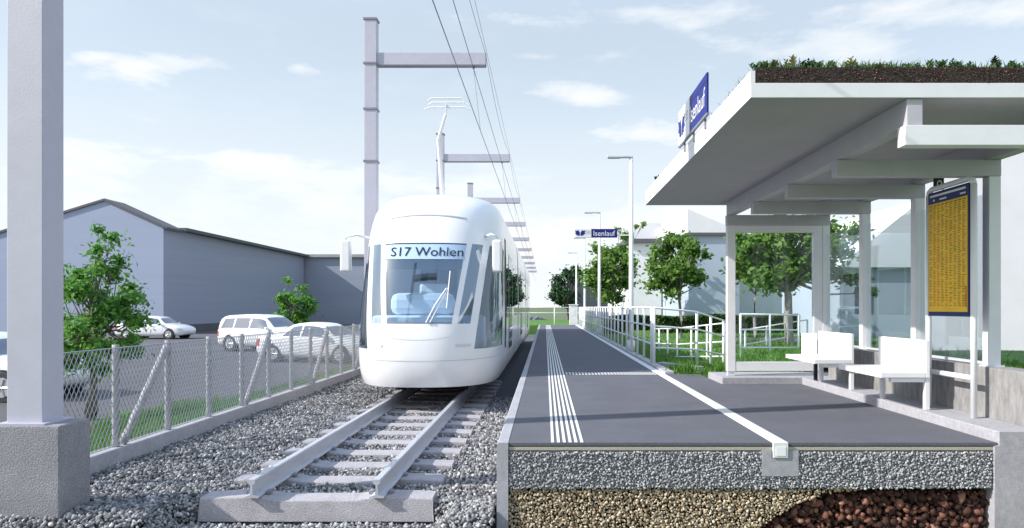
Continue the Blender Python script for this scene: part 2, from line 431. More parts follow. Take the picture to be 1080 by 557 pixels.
# grass verge between fence and car park: sloping sheet
def grid_sheet(name, m, x0, x1, y0, y1, nx, ny, h):
    k = MB(); vs = []; fs = []
    for j in range(ny + 1):
        for i in range(nx + 1):
            x = x0 + (x1 - x0) * i / nx; y = y0 + (y1 - y0) * j / ny
            vs.append((x, y, h(x, y)))
    for j in range(ny):
        for i in range(nx):
            a = j * (nx + 1) + i
            fs.append((a, a + 1, a + nx + 2, a + nx + 1))
    k.add(vs, fs); return k.build(name, m, smooth=True)
def hv(x, y):
    t = min(max((-4.65 - x) / 1.9, 0), 1)
    return -0.44 - 0.44 * t * t * (3 - 2 * t) + 0.015 * math.sin(3.1 * y + 2 * x)
def hw_(x, y):
    edge = -7.6 + 0.5 * math.sin(1.9 * y) + 0.3 * math.sin(4.7 * y + 1)
    if y > 13.5: edge += (y - 13.5) * 0.8
    return hv(x, y) if x > -6.3 else (-0.875 if x > edge else -0.93)
o = grid_sheet('verge', M['lawn'], -8.6, -4.62, 3, 40, 40, 160, hw_)
tag(o, 'green grass verge along the foot of the wire fence', 'grass verge', kind='structure')

def blades(name, P, hmin, hmax, wd, m, seed, lean=0.35, parent=None):
    r = np.random.default_rng(seed); n = len(P)
    a = r.uniform(0, 2 * np.pi, n); h = r.uniform(hmin, hmax, n); ww = wd * r.uniform(0.6, 1.3, n)
    dx = np.cos(a) * ww; dy = np.sin(a) * ww
    lx = r.normal(0, lean, n) * h; ly = r.normal(0, lean, n) * h
    A = np.stack([np.stack([P[:, 0] - dx, P[:, 1] - dy, P[:, 2]], 1), np.stack([P[:, 0] + dx, P[:, 1] + dy, P[:, 2]], 1),
                  np.stack([P[:, 0] + lx, P[:, 1] + ly, P[:, 2] + h], 1)], 1)
    t = np.repeat(r.uniform(0, 1, n), 3)
    return np_mesh(name, A.reshape(-1, 3), np.arange(3 * n).reshape(-1, 3), m, t, parent)

n = 16000
P = np.stack([-4.65 - np.abs(rng.normal(0, 0.75, n)), rng.uniform(4.5, 20, n), np.zeros(n)], 1)
NW = 22000
Pw = np.stack([rng.uniform(-7.7, -5, NW), rng.uniform(5, 15, NW), np.zeros(NW)], 1)
Pw = Pw[rng.random(NW) < np.clip((15 - Pw[:, 1]) / 1.8, 0, 1) * np.clip((Pw[:, 0] + 8.0) / 0.8, 0, 1)]
P = np.concatenate([P[P[:, 0] > -6.5], Pw])
P[:, 2] = [hv(x, y) - 0.01 for x, y in P[:, :2]]
o = blades('verge_grass', P, 0.05, 0.17, 0.009, M['grass'], 5)
tag(o, 'short green grass growing behind the wire fence', 'grass', kind='stuff')

# track bed
o = MB().box(-4.50, -0.42, 5.76, 120, -1.3, -0.60).box(-4.50, -0.42, 3.6, 5.759, -1.3, -0.79).build('track_bed', M['ballast_base'])
tag(o, 'dark bed of the railway track under the ballast', 'track bed', kind='structure')
TRX = -1.967
sl_y = [5.75 + 0.6 * i for i in range(16)]
P = jitter_grid(-4.50, -0.43, 4.2, 12.4, 0.031, rng)
P2 = jitter_grid(-4.50, -3.1, 12.4, 21, 0.042, rng)
def bal_h(x, y):
    # heaped a little along the fence side and between the sleepers
    e = np.clip((-3.25 - x) / 1.0, 0, 1)
    def ss(a, b, v):
        u = np.clip((v - a) / (b - a), 0, 1); return u * u * (3 - 2 * u)
    pit = ss(-3.35, -3.05, x) * ss(-0.72, -0.98, x) * ss(5.80, 5.68, y)
    pit = np.maximum(pit, 0.8 * ss(5.55, 4.9, y))
    return -0.565 + 0.03 * e + 0.012 * np.sin(5 * x + 2.3 * y) * np.cos(3.7 * y) - 0.175 * pit
PF = jitter_grid(-4.50, -0.43, 5.4, 5.85, 0.026, rng)
P = np.concatenate([P, P2, P[rng.random(len(P)) < 0.5], PF])
z = bal_h(P[:, 0], P[:, 1]) + rng.uniform(-0.016, 0.014, len(P))
keep = np.ones(len(P), bool)
for sy in sl_y:
    keep &= ~((P[:, 1] > sy - 0.015) & (P[:, 1] < sy + 0.255) & (np.abs(P[:, 0] - TRX) < 1.02))
keep &= ~((P[:, 0] < -3.87) & (P[:, 1] > 5.38) & (P[:, 1] < 5.74))
keep &= ~((np.abs(P[:, 0] - TRX) < 1.02) & (P[:, 1] < 5.74) & (P[:, 1] > 5.70))
P = np.concatenate([P, z[:, None]], 1)[keep]
o = stones('ballast', P, 0.047, M['ballast'], 21)
tag(o, 'grey crushed stone ballast covering the track bed', 'ballast', kind='stuff')

# sleepers
ords = ['first', 'second', 'third', 'fourth', 'fifth', 'sixth', 'seventh', 'eighth', 'ninth', 'tenth', 'eleventh', 'twelfth',
        'thirteenth', 'fourteenth', 'fifteenth', 'sixteenth']
def sleeper_mesh():
    k = MB(); xs = np.linspace(-1.0, 1.0, 25)
    vs = []; fs = []
    for x in xs:
        zt = 0.0
        a = abs(x)
        if a < 0.36: zt = -0.028
        elif a < 0.46: zt = -0.028 * (0.46 - a) / 0.10
        if a > 0.72: zt = -0.012 * (a - 0.72) / 0.28
        zb = -0.215; e = 0.012
        vs += [(x * 1.012, -0.012, zb), (x, 0, zt - e), (x, e, zt), (x, 0.24 - e, zt), (x, 0.24, zt - e), (x * 1.012, 0.252, zb)]
    nx = len(xs)
    for i in range(nx - 1):
        for j in range(5):
            fs.append((i * 6 + j, (i + 1) * 6 + j, (i + 1) * 6 + j + 1, i * 6 + j + 1))
        fs.append((i * 6 + 5, (i + 1) * 6 + 5, (i + 1) * 6, i * 6))
    fs.append(tuple(range(5, -1, -1))); b = (nx - 1) * 6; fs.append(tuple(b + j for j in range(6)))
    k.add(vs, fs); return k
proto = None
for i, y in enumerate(sl_y):
    if i == 0:
        o = sleeper_mesh().build('sleeper', M['sleeper'], bevel=0.006, local=True); proto = o
        lab = 'foremost concrete sleeper, its whole front face bare at the cut end of the track'
    else:
        o = proto.copy(); col.objects.link(o)
        lab = '%s concrete sleeper counted from the cut front end of the track' % ords[i]
        if i >= 9: lab = '%s concrete sleeper from the cut track end, in the shade under the tram' % ords[i]
    o.location = (TRX, y, -0.508)
    o.rotation_euler.z = random.uniform(-0.006, 0.006)
    tag(o, lab, 'sleeper', 'concrete sleepers under the rails')

# rails
def rail_poly(x, y, zt):
    pr = [(-0.062, 0), (-0.062, 0.010), (-0.012, 0.026), (-0.0085, 0.112), (-0.030, 0.124), (-0.032, 0.148), (-0.026, 0.158),
          (0.026, 0.158), (0.032, 0.148), (0.030, 0.124), (0.0085, 0.112), (0.012, 0.026), (0.062, 0.010), (0.062, 0)]
    return [(x + a, y, zt - 0.158 + b) for a, b in pr]
for sx, lab in ((-0.533, 'steel rail nearer the wire fence, its I-shaped cut end facing front'), (0.533, 'steel rail nearer the platform, its I-shaped cut end facing front')):
    t = thing('rail', lab, 'rail', (TRX + sx, 5.69, -0.505), 'track rails')
    MB().prism(rail_poly(TRX + sx, 5.69, -0.346), (0, 110, 0)).build('rail_profile', M['steel'], t)
    for i, y in enumerate(sl_y[:10]):
        for s in (-1, 1):
            k = MB().box(TRX + sx + s * 0.085 - 0.018, TRX + sx + s * 0.085 + 0.018, y + 0.08, y + 0.15, -0.508, -0.478)
            if i < 9: k.build('clip', M['mast_dark'], t, bevel=0.004)

# ------------------------------------------------------------------ platform
Y0 = 5.53
t = tag(MB().box(-0.30, 1.875, Y0, 42, -0.025, 0.0).box(2.005, 3.735, Y0, 9.755, -0.025, 0.0).box(2.005, 2.575, 9.755, 11.2, -0.025, 0.0)
        .build('platform_pavement', M['asphalt']), 'grey asphalt surface of the tram platform', 'pavement', kind='structure')
tag(MB().box(-0.30, 1.874, Y0 + 0.006, 42, -0.034, -0.0253).box(2.006, 3.735, Y0 + 0.006, 9.75, -0.034, -0.0253).build('binder_course', M['asphalt_dark']),
    'thin dark binder course under the asphalt at the cut platform front', 'road layer', kind='structure')
tag(MB().box(-0.30, 1.874, Y0 + 0.004, 42, -0.062, -0.0343).box(2.006, 3.735, Y0 + 0.004, 9.75, -0.062, -0.0343).build('bedding_course', M['lean']),
    'thin beige bedding layer under the asphalt at the cut platform front', 'road layer', kind='structure')
# layer bodies
tag(MB().box(-0.30, 3.70, Y0 + 0.02, 9.75, -0.38, -0.0625).box(-0.30, 2.004, 9.751, 42, -0.38, -0.0625).build('base_course', M['fill_grey']),
    'grey gravel base course body of the platform', 'road layer', kind='structure')
tag(MB().box(-0.30, 3.70, Y0 + 0.15, 9.75, -1.3, -0.3805).box(-0.30, 2.004, 9.751, 42, -1.3, -0.3805).build('subbase', M['fill_dark']),
    'dark ground body under the platform layers', 'ground', kind='structure')
def section_stones(name, x0, x1, z0, z1, step, size, m, seed, y, inside=None, tilt=0.0):
    P = jitter_grid(x0, x1, z0, z1, step, rng)
    if inside is not None: P = P[inside(P[:, 0], P[:, 1])]
    yy = np.full(len(P), y) + rng.uniform(-0.012, 0.006, len(P))
    Q = np.stack([P[:, 0], yy, P[:, 1]], 1)
    return stones(name, Q, size, m, seed)
def not_channel(x, z): return ~((x > 1.79) & (x < 2.09) & (z > -0.275))
o = section_stones('gravel_base', -0.29, 3.69, -0.372, -0.075, 0.0150, 0.029, M['gravel_grey'], 31, Y0 + 0.012, not_channel)
tag(o, 'grey angular gravel layer exposed at the cut platform front', 'gravel layer', kind='stuff')
def zb(x):      # boundary between beige fill (left) and brown stones (right)
    return np.where(x < 1.6, -2.0, np.where(x < 2.55, -0.86 + 0.46 * np.sin(np.clip((x - 1.6) / 0.95, 0, 1) * np.pi / 2) ** 0.9, -0.40))
o = section_stones('gravel_fill', -0.29, 2.65, -0.95, -0.385, 0.018, 0.033, M['gravel_beige'], 32, Y0 + 0.03, lambda x, z: z > zb(x) - 0.005)
tag(o, 'beige rounded gravel fill below the grey layer at the platform front', 'gravel layer', kind='stuff')
o = section_stones('gravel_subsoil', 1.5, 3.69, -1.0, -0.43, 0.050, 0.088, M['gravel_brown'], 33, Y0 + 0.085, lambda x, z: z < zb(x) - 0.035)
tag(o, 'dark reddish brown broken stones at the lower right of the cut', 'gravel layer', kind='stuff')
o = section_stones('gravel_grit', 1.5, 3.69, -1.0, -0.41, 0.026, 0.036, M['gravel_brown'], 34, Y0 + 0.10, lambda x, z: z < zb(x) - 0.02)
tag(o, 'fine dark brown grit between the broken brown stones', 'gravel layer', kind='stuff')

# platform edge kerb wall
o = MB().prism([(-0.40, Y0 - 0.01, -1.3), (-0.40, Y0 - 0.01, -0.018), (-0.385, Y0 - 0.01, 0.002), (-0.305, Y0 - 0.01, 0.002), (-0.305, Y0 - 0.01, -1.3)], (0, 36.5, 0)).build('platform_edge', M['concrete_light'])
tag(o, 'pale concrete platform edge wall beside the ballast', 'platform edge')
# slot drain
t = thing('slot_drain', 'white slot drain channel running along the asphalt platform', 'drain', (1.94, Y0, 0))
MB().prism([(1.79, Y0 - 0.008, -0.275), (1.79, Y0 - 0.008, -0.064), (1.868, Y0 - 0.008, -0.064), (1.868, Y0 - 0.008, -0.125), (2.012, Y0 - 0.008, -0.125),
            (2.012, Y0 - 0.008, -0.064), (2.09, Y0 - 0.008, -0.064), (2.09, Y0 - 0.008, -0.275)], (0, 6, 0)).build('bedding', M['concrete_light'], t)
MB().box(1.878, 2.002, Y0 - 0.02, 42, -0.122, 0.006).build('channel', M['line'], t, bevel=0.003)
MB().box(1.90, 1.98, Y0 - 0.024, Y0 - 0.0205, -0.105, -0.03).build('channel_end', M['white'], t)
# tactile lines
k = MB()
for i in range(6):
    x = 0.062 + i * 0.0485
    k.box(x - 0.012, x + 0.012, Y0 + 0.004, 41.5, 0.0005, 0.005)
tag(k.build('tactile_guide_line', M['line']), 'six parallel white guide ribs along the asphalt platform', 'tactile paving', kind='structure')
k = MB()
for i in range(28):
    x = 0.36 + i * 0.0545
    for yy in (11.1, 11.3): k.box(x - 0.014, x + 0.014, yy, yy + 0.14, 0.0005, 0.005)
tag(k.build('tactile_stop_marking', M['line']), 'row of short white tactile marks across the platform', 'tactile paving', kind='structure')

# kerb under the shelter, running to the front cut
o = MB().prism([(3.705, Y0 - 0.012, -1.3), (3.705, Y0 - 0.012, -0.03), (3.745, Y0 - 0.012, -0.02), (3.745, Y0 - 0.012, 0.085), (3.752, Y0 - 0.012, 0.092), (4.118, Y0 - 0.012, 0.092), (4.118, Y0 - 0.012, -1.3)],
               (0, 4.232, 0)).build('kerb', M['concrete_light'])
tag(o, 'pale concrete kerb strip under the benches and timetable board', 'kerb', kind='structure')
o = MB().box(2.58, 4.6, 9.752, 10.6, -0.6, 0.095).build('kerb', M['concrete_light'], bevel=0.006)
tag(o, 'pale concrete kerb under the glass end wall of the shelter', 'kerb', kind='structure')
o = MB().box(4.122, 4.36, 4.2, 9.75, -1.3, 0.56).build('retaining_wall', M['concrete_wall'], bevel=0.008)
tag(o, 'low grey concrete retaining wall behind the benches', 'wall')

# ------------------------------------------------------------------ masts and wires
MASTY = [5.42 + 10.7 * i for i in range(11)]
mast_labels = ['tall lilac grey catenary mast on a concrete block at the left front', 'tall lilac grey catenary mast just behind the tram cab, banded by four dark plates',
               'catenary mast seen above the tram roof beside the pantograph', 'catenary mast right of the pantograph, its short top showing above the tram roof']
for i, y in enumerate(MASTY):
    lab = mast_labels[i] if i < 4 else '%s catenary mast from the front, only its cross arm showing beyond the tram' % ords[i]
    t = thing('catenary_mast', lab, 'mast', (-4.215, y + 0.12, -0.55), 'catenary masts along the track')
    MB().box(-4.36, -4.07, y, y + 0.24, -0.55 if i else 0.17, 8.05).build('pole', M['mast'], t, bevel=0.006)
    MB().box(-4.069, -1.44, y + 0.05, y + 0.19, 6.98, 7.27).build('arm', M['mast'], t, bevel=0.004)
    MB().box(-1.439, -1.43, y + 0.04, y + 0.20, 6.97, 7.28).build('end_plate', M['mast_dark'], t)
    MB().box(-4.069, -1.445, y + 0.03, y + 0.21, 6.955, 6.979).build('flange', M['mast_dark'], t)
    for zz in (8.05, 6.98, 5.88, 4.62):
        MB().box(-4.38, -4.05, y - 0.02, y + 0.26, zz + 0.0005, zz + 0.045).build('joint_plate', M['mast_dark'], t)
    MB().box(-4.41, -4.02, y - 0.05, y + 0.29, 0.17 if i == 0 else -0.50, 0.185 if i == 0 else -0.48).build('base_plate', M['mast'], t)
    if i: MB().box(-4.5, -3.9, y - 0.1, y + 0.34, -1.0, -0.501).build('foundation', M['concrete_speck'], t, bevel=0.01)
t = bpy.data.objects['catenary_mast']
MB().box(-4.385, -3.89, 5.36, 5.73, -0.655, 0.1695).build('foundation', M['concrete_speck'], t, bevel=0.012)
MB().box(-4.49, -3.62, 5.20, 5.80, -1.1, -0.656).build('footing', M['concrete_speck'], t, bevel=0.01)

def wire(name, lab, x, z, r, sag=0.0, dz=0.0, zig=0.0):
    pts = []
    ys = np.arange(-6, 112, 1.07)
    for y in ys:
        u = ((y - 5.54) / 10.7) % 1.0; kk = math.floor((y - 5.54) / 10.7)
        zz = z - sag * 4 * u * (1 - u)
        s = zig * ((1 - 2 * u) if kk % 2 == 0 else (2 * u - 1))
        pts.append((x + s, y, zz))
    o = MB().tube(pts, r, 5).build(name, M['wire'], smooth=True)
    return tag(o, lab, 'wire', 'overhead wires above the track')
wire('overhead_wire', 'lowest overhead wire, the contact wire above the pantograph', -1.57, 5.40, 0.0085)
wire('overhead_wire', 'overhead wire just under the mast arms, left of the arm ends', -1.735, 6.90, 0.0085)
wire('overhead_wire', 'slack overhead wire sagging between the ends of the mast arms', -1.455, 7.33, 0.0055, sag=0.35)
wire('overhead_wire', 'thin straight overhead wire along the outer ends of the mast arms', -1.40, 7.22, 0.0045)
for i in range(1, 9):
    y = MASTY[i] + 0.12
    t = thing('insulator', 'insulator hanging from the %s mast arm to the contact wire' % ords[i], 'insulator', (-1.57, y, 5.4), 'insulators on the mast arms')
    MB().tube([(-1.735, y, 6.955), (-1.735, y, 6.905)], 0.03, 8).build('knob', M['mast_dark'], t)
    MB().tube([(-1.735, y, 6.90), (-1.57, y, 5.40)], 0.005, 5).build('dropper', M['wire'], t)

# ------------------------------------------------------------------ wire fence
FX = -4.57
t = thing('wire_fence', 'chain link wire fence on a concrete plinth with speckled posts and raking struts', 'fence', (FX, 7, -0.365))
MB().box(FX - 0.09, FX + 0.09, 5.62, 26, -0.9, -0.365).build('plinth', M['concrete_light'], t, bevel=0.008)
PY = [4.28 + 1.0 * i for i in range(22)]
py0 = 706 * 4.57 / (575 - 122)          # 7.12
PY = [py0 + 0.985 * i for i in range(-1, 19)]
def post_mesh(p, q, r):
    pts = []; n = 14
    for i in range(n + 1):
        f = i / n; pts.append(Vector(p).lerp(Vector(q), f))
    rs = [r * (1 + 0.06 * math.sin(i * 2.2)) for i in range(n + 1)]
    return MB().tube(pts, rs, 8)
for i, y in enumerate(PY):
    post_mesh((FX, y, -0.364), (FX, y, 0.72), 0.036).build('post', M['fpost'], t, smooth=True)
    if (i - 1) % 3 == 0 and i + 1 < len(PY):
        post_mesh((FX + 0.02, y + 0.09, -0.34), (FX + 0.02, PY[i + 1] - 0.05, 0.66), 0.040).build('strut', M['fpost'], t, smooth=True)
k = MB()
ya, yb, z0, z1 = 5.66, 21.0, -0.34, 0.69
slope = 1.75; pitch = 0.064; H = z1 - z0
def thin(p, q, r):
    p = Vector(p); q = Vector(q); d = (q - p).normalized(); u = Vector((1, 0, 0)); wv = d.cross(u)
    vs = []
    for c in (p, q):
        for a in (0, 2.094, 4.189): vs.append(c + (u * math.cos(a) + wv * math.sin(a)) * r)
    k.add(vs, [(0, 1, 4, 3), (1, 2, 5, 4), (2, 0, 3, 5)])
for q in range(1, 10):
    y = ya - q * pitch; f = q * pitch * slope / H
    if f < 1: thin((FX + 0.049, ya, z0 + H * f), (FX + 0.049, y + H / slope, z1), 0.0042)
y = ya
while y < yb:
    for s in (-1, 1):
        y1 = y + s * H / slope
        a = (FX + 0.045 + 0.004 * s, y, z0); b = (FX + 0.045 + 0.004 * s, y1, z1)
        if y1 < ya:
            f = (ya - y) / (y1 - y); b = (b[0], ya, z0 + H * f)
        thin(a, b, 0.0042)
    y += pitch
for zz in (z0, z1): k.tube([(FX + 0.045, ya, zz), (FX + 0.045, yb, zz)], 0.006, 5)
k.build('wire_mesh', M['galv'], t)

# ------------------------------------------------------------------ tram
NOSE_Y = 10.30
def interp(tab, x):
    xs = [a for a, _ in tab]; ys = [b for _, b in tab]
    if x <= xs[0]: return ys[0]
    if x >= xs[-1]: return ys[-1]
    n = len(xs); i = 0
    while x > xs[i + 1]: i += 1
    d = [(ys[j + 1] - ys[j]) / (xs[j + 1] - xs[j]) for j in range(n - 1)]
    def tg(j):
        if j == 0: return d[0]
        if j == n - 1: return d[-1]
        if d[j - 1] * d[j] <= 0: return 0
        return 2 * d[j - 1] * d[j] / (d[j - 1] + d[j])
    h = xs[i + 1] - xs[i]; u = (x - xs[i]) / h
    return ((1 + 2 * u) * (1 - u) ** 2 * ys[i] + u * (1 - u) ** 2 * h * tg(i) + u * u * (3 - 2 * u) * ys[i + 1] + u * u * (u - 1) * h * tg(i + 1))
HW = [(-0.13, 1.14), (0.0, 1.175), (0.3, 1.20), (1.0, 1.21), (2.0, 1.20), (2.3, 1.20), (2.55, 1.185), (2.8, 1.16), (2.95, 1.10), (3.06, 1.02), (3.13, 0.92), (3.175, 0.79), (3.20, 0.60), (3.215, 0.40)]
YS = [(-0.13, 0.11), (0.0, 0.05), (0.25, 0.0), (0.55, 0.01), (0.86, 0.075), (1.4, 0.27), (2.17, 0.60), (2.5, 0.77), (2.75, 0.95), (2.95, 1.18), (3.08, 1.48), (3.16, 1.85), (3.215, 2.6)]
NL = 1.52; NN = 2.5
def npt(z, f, out=0.0):
    hw = interp(HW, z); y0 = interp(YS, z)
    a = min(abs(f), 1.0)
    y = y0 + NL * (1 - (1 - a ** NN) ** (1 / NN))
    p = Vector((hw * f, y, z))
    if out:
        # outward normal in plan plus a lean for the raked screen
        e = 1e-3
        a2 = min(a + e, 1.0); a1 = max(a - e, 0)
        ty = NL * ((1 - a1 ** NN) ** (1 / NN) - (1 - a2 ** NN) ** (1 / NN)); tx = hw * (a2 - a1)
        nrm = Vector((ty * (1 if f >= 0 else -1), -tx, 0.0)).normalized()
        p += nrm * out
    return p
TB = [0, 0.56, 0.63, 0.77, 0.85, 1.0]; BB = [0, 0.42, 0.49, 0.645, 0.735, 1.0]
SUB = [7, 1, 4, 1, 7]
def fcols(z):
    s = min(max((z - 0.86) / (2.17 - 0.86), -0.31), 1.0)
    bd = [b + (a - b) * s for a, b in zip(TB, BB)]
    out = []
    for i, n in enumerate(SUB):
        for j in range(n): out.append((bd[i] + (bd[i + 1] - bd[i]) * j / n, i))
    out.append((1.0, 99))
    return out
zr = [-0.13, -0.08, 0.0, 0.12, 0.25, 0.36, 0.46, 0.6, 0.73, 0.86, 1.0, 1.15, 1.3, 1.45, 1.6, 1.75, 1.9, 2.03, 2.17, 2.27, 2.37, 2.47, 2.56, 2.65, 2.73, 2.8, 2.87, 2.94, 3.0, 3.05, 3.09, 3.12, 3.15, 3.175, 3.195, 3.215]
TL = 23.0
tram = thing('tram', 'white low floor tram standing at the platform, showing S17 Wohlen', 'tram', (TRX, NOSE_Y, -0.346))
def W3(p): return (p.x + TRX, p.y + NOSE_Y, p.z)
body = MB(); ws = MB(); qw = {-1: MB(), 1: MB()}; cw = {-1: MB(), 1: MB()}
GRID = []
for z in zr:
    c = fcols(z); row = [(-f, i) for f, i in reversed(c)][:-1] + c if False else None
    pos = [f for f, _ in c]
    GRID.append([-f for f in reversed(pos[1:])] + pos)
ncol = len(GRID[0]); half = (ncol - 1) // 2
ival = []
for i, nsub in enumerate(SUB): ival += [i] * nsub
def cell_iv(j):      # interval index of the cell j..j+1
    return ival[j - half] if j >= half else ival[half - 1 - j]
def quad(mb, pts, cache):
    ids = []
    for key, p in pts:
        if key not in cache:
            cache[key] = len(mb.v); mb.v.append(W3(p))
        ids.append(cache[key])
    mb.f.append(tuple(ids)); mb.mi.append(0)
caches = {}
def put(mb, i, j):
    c = caches.setdefault(id(mb), {})
    quad(mb, [((a, b), npt(zr[a], GRID[a][b])) for a, b in ((i, j), (i, j + 1), (i + 1, j + 1), (i + 1, j))], c)
for i in range(len(zr) - 1):
    zm = 0.5 * (zr[i] + zr[i + 1])
    for j in range(ncol - 1):
        iv = cell_iv(j); sgn = 1 if j >= half else -1
        if iv == 0 and 0.86 < zm < 2.17: put(ws, i, j)
        elif iv == 2 and 0.86 < zm < 2.17: put(qw[sgn], i, j)
        elif iv == 4 and 0.46 < zm < 2.17: put(cw[sgn], i, j)
        else: put(body, i, j)
# sides: extrude the end columns back, and a flat roof
c = caches[id(body)]
SY = [4.5, 8.6]
def side_grid(y_from, y_to, mb, nose=False):
    cc = {}
    for i in range(len(zr) - 1):
        for s in (-1, 1):
            hw0, hw1 = interp(HW, zr[i]), interp(HW, zr[i + 1])
            ya0 = interp(YS, zr[i]) + NL if nose else y_from; ya1 = interp(YS, zr[i + 1]) + NL if nose else y_from
            q = [Vector((s * hw0, ya0, zr[i])), Vector((s * hw0, y_to, zr[i])), Vector((s * hw1, y_to, zr[i + 1])), Vector((s * hw1, ya1, zr[i + 1]))]
            if s < 0: q.reverse()
            mb.add([W3(p) for p in q], [(0, 1, 2, 3)])
    hw = interp(HW, 3.215)
    if not nose:
        mb.add([W3(Vector(p)) for p in ((-hw, y_from, 3.215), (hw, y_from, 3.215), (hw, y_to, 3.215), (-hw, y_to, 3.215))], [(0, 1, 2, 3)])
    else:
        fr = [npt(3.215, f) for f in GRID[-1]]
        mb.add([W3(p) for p in fr] + [W3(Vector((hw, y_to, 3.215))), W3(Vector((-hw, y_to, 3.215)))], [tuple(range(len(fr) + 2))])
def endcap(y, mb, flip):
    ring = [Vector((interp(HW, z), y, z)) for z in zr] + [Vector((-interp(HW, z), y, z)) for z in reversed(zr)]
    f = tuple(range(len(ring)))
    mb.add([W3(p) for p in ring], [f[::-1] if flip else f])
secs = [(None, 8.2), (8.75, 15.6), (16.15, TL)]
side_grid(0, secs[0][1], body, True); endcap(secs[0][1], body, True)
bo = body.build('car_body', M['tram'], tram, smooth=True)
bm = bmesh.new(); bm.from_mesh(bo.data); bmesh.ops.remove_doubles(bm, verts=bm.verts, dist=1e-4); bm.to_mesh(bo.data); bm.free()
md = bo.modifiers.new('es', 'EDGE_SPLIT'); md.split_angle = R(45)
for a, b in secs[1:]:
    k = MB(); side_grid(a, b, k); endcap(a, k, False); endcap(b, k, True)
    o = k.build('car_body', M['tram'], tram, smooth=True)
    bm = bmesh.new(); bm.from_mesh(o.data); bmesh.ops.remove_doubles(bm, verts=bm.verts, dist=1e-4); bm.to_mesh(o.data); bm.free()
    md = o.modifiers.new('es', 'EDGE_SPLIT'); md.split_angle = R(45)
for (a, b) in ((8.2, 8.75), (15.6, 16.15)):
    k = MB()
    for q in range(5):
        y = a + (b - a) * (q + 0.1) / 5; y2 = y + (b - a) / 5 * 0.8; hb = 1.13 if q % 2 else 1.06
        k.box(TRX - hb, TRX + hb, NOSE_Y + y, NOSE_Y + y2, -0.05, 2.85)
    k.build('bellows', M['black'], tram)
wso = ws.build('windscreen', M['wglass'], tram, smooth=True)
for s in (-1, 1):
    qw[s].build('quarter_window', M['wglass'], tram, smooth=True)
    cw[s].build('cab_side_window', M['wglass2'], tram, smooth=True)
def strip(z0, z1, f0, f1, out, n=24, zfun=None, nz=1):
    k = MB(); vs = []; fs = []
    for i in range(nz + 1):
        for j in range(n + 1):
            f = f0 + (f1 - f0) * j / n
            z = z0 + (z1 - z0) * i / nz + (zfun(f) if zfun else 0)
            vs.append(W3(npt(z, f, out)))
    for i in range(nz):
        for j in range(n):
            a = i * (n + 1) + j; fs.append((a, a + 1, a + n + 2, a + n + 1))
    return k.add(vs, fs)
# black gasket lines round the glass, display, seams
strip(2.146, 2.160, -0.55, 0.55, 0.010, nz=2).build('screen_top_seal', M['ink'], tram)
strip(1.895, 2.145, -0.545, 0.545, 0.010, nz=4).build('destination_display', M['display'], tram)
def disp(u, wv):
    x = -0.535 + u; z = 1.945 + wv
    p = npt(z, x / interp(HW, z), 0.019); return W3(p)
text_obj('S17 Wohlen', disp, 1.16, 0.15, 'lettering', M['ink'], bpy.data.objects['destination_display'])
strip(0.868, 0.885, -0.42, 0.42, 0.004).build('screen_bottom_seal', M['cab_dark'], tram)
strip(0.285, 0.292, -0.995, 0.995, 0.006, 60, lambda f: 0.02 * f * f).build('front_seam', M['seam'], tram)
strip(0.66, 0.666, -0.42, 0.40, 0.006, 40, lambda f: -0.05 * (1 - (f / 0.42) ** 2)).build('coupler_flap_seam', M['seam'], tram)
strip(2.60, 2.622, -0.55, 0.55, 0.010, 40, lambda f: 0.05 * (1 - (f / 0.55) ** 2)).build('roof_seam', M['seam'], tram)
for s in (-1, 1):       # slim headlamps under the screen
    strip(0.50, 0.545, s * 0.47, s * 0.66, 0.009, 8).build('headlight', M['tram_grey'], tram)
# cab interior
T = lambda x0, x1, y0, y1, z0, z1, nm, m, bv=0.02: MB().box(TRX + x0, TRX + x1, NOSE_Y + y0, NOSE_Y + y1, z0, z1).build(nm, m, tram, bevel=bv)
T(-0.95, 0.95, 0.95, 1.25, -0.1, 0.98, 'dashboard', M['cab'], 0.05)
T(-0.66, 0.42, 0.99, 1.35, 0.985, 1.36, 'instrument_hood', M['cab'], 0.12)
T(-0.62, 0.62, 0.55, 0.96, -0.1, 0.95, 'dashboard', M['cab'], 0.05)
T(-1.10, 1.10, 2.75, 2.82, -0.1, 2.75, 'bulkhead', M['cab'])
T(-0.45, 0.25, 2.70, 2.745, 0.9, 2.0, 'bulkhead_window', M['cab_dark'])
T(-0.32, 0.20, 1.85, 1.98, 0.75, 1.55, 'seat_back', M['cab'], 0.05)
T(-0.16, 0.04, 1.84, 1.95, 1.57, 1.78, 'headrest', M['cab_dark'], 0.04)
T(-0.32, 0.20, 1.40, 1.86, 0.62, 0.76, 'seat_cushion', M['cab_dark'], 0.04)
T(-1.10, 1.10, 1.0, 2.74, -0.12, -0.1, 'cab_floor', M['cab_dark'], 0.0)
T(-0.60, 0.60, 0.68, 0.72, 1.74, 1.905, 'sun_visor', M['cab_dark'], 0.01)
T(-0.75, 0.75, 1.75, 2.74, 2.45, 2.5, 'cab_ceiling', M['cab'], 0.0)
# wiper
pz = lambda f, z, o=0.03: W3(npt(z, f, o))
MB().tube([pz(0.10, 0.88), pz(0.20, 1.15), pz(0.33, 1.42)], 0.011, 6).tube([pz(0.15, 0.88), pz(0.35, 1.42)], 0.008, 6).tube([pz(0.345, 1.10), pz(0.355, 1.42), pz(0.365, 1.70)], 0.009, 6).build('wiper', M['white'], tram)
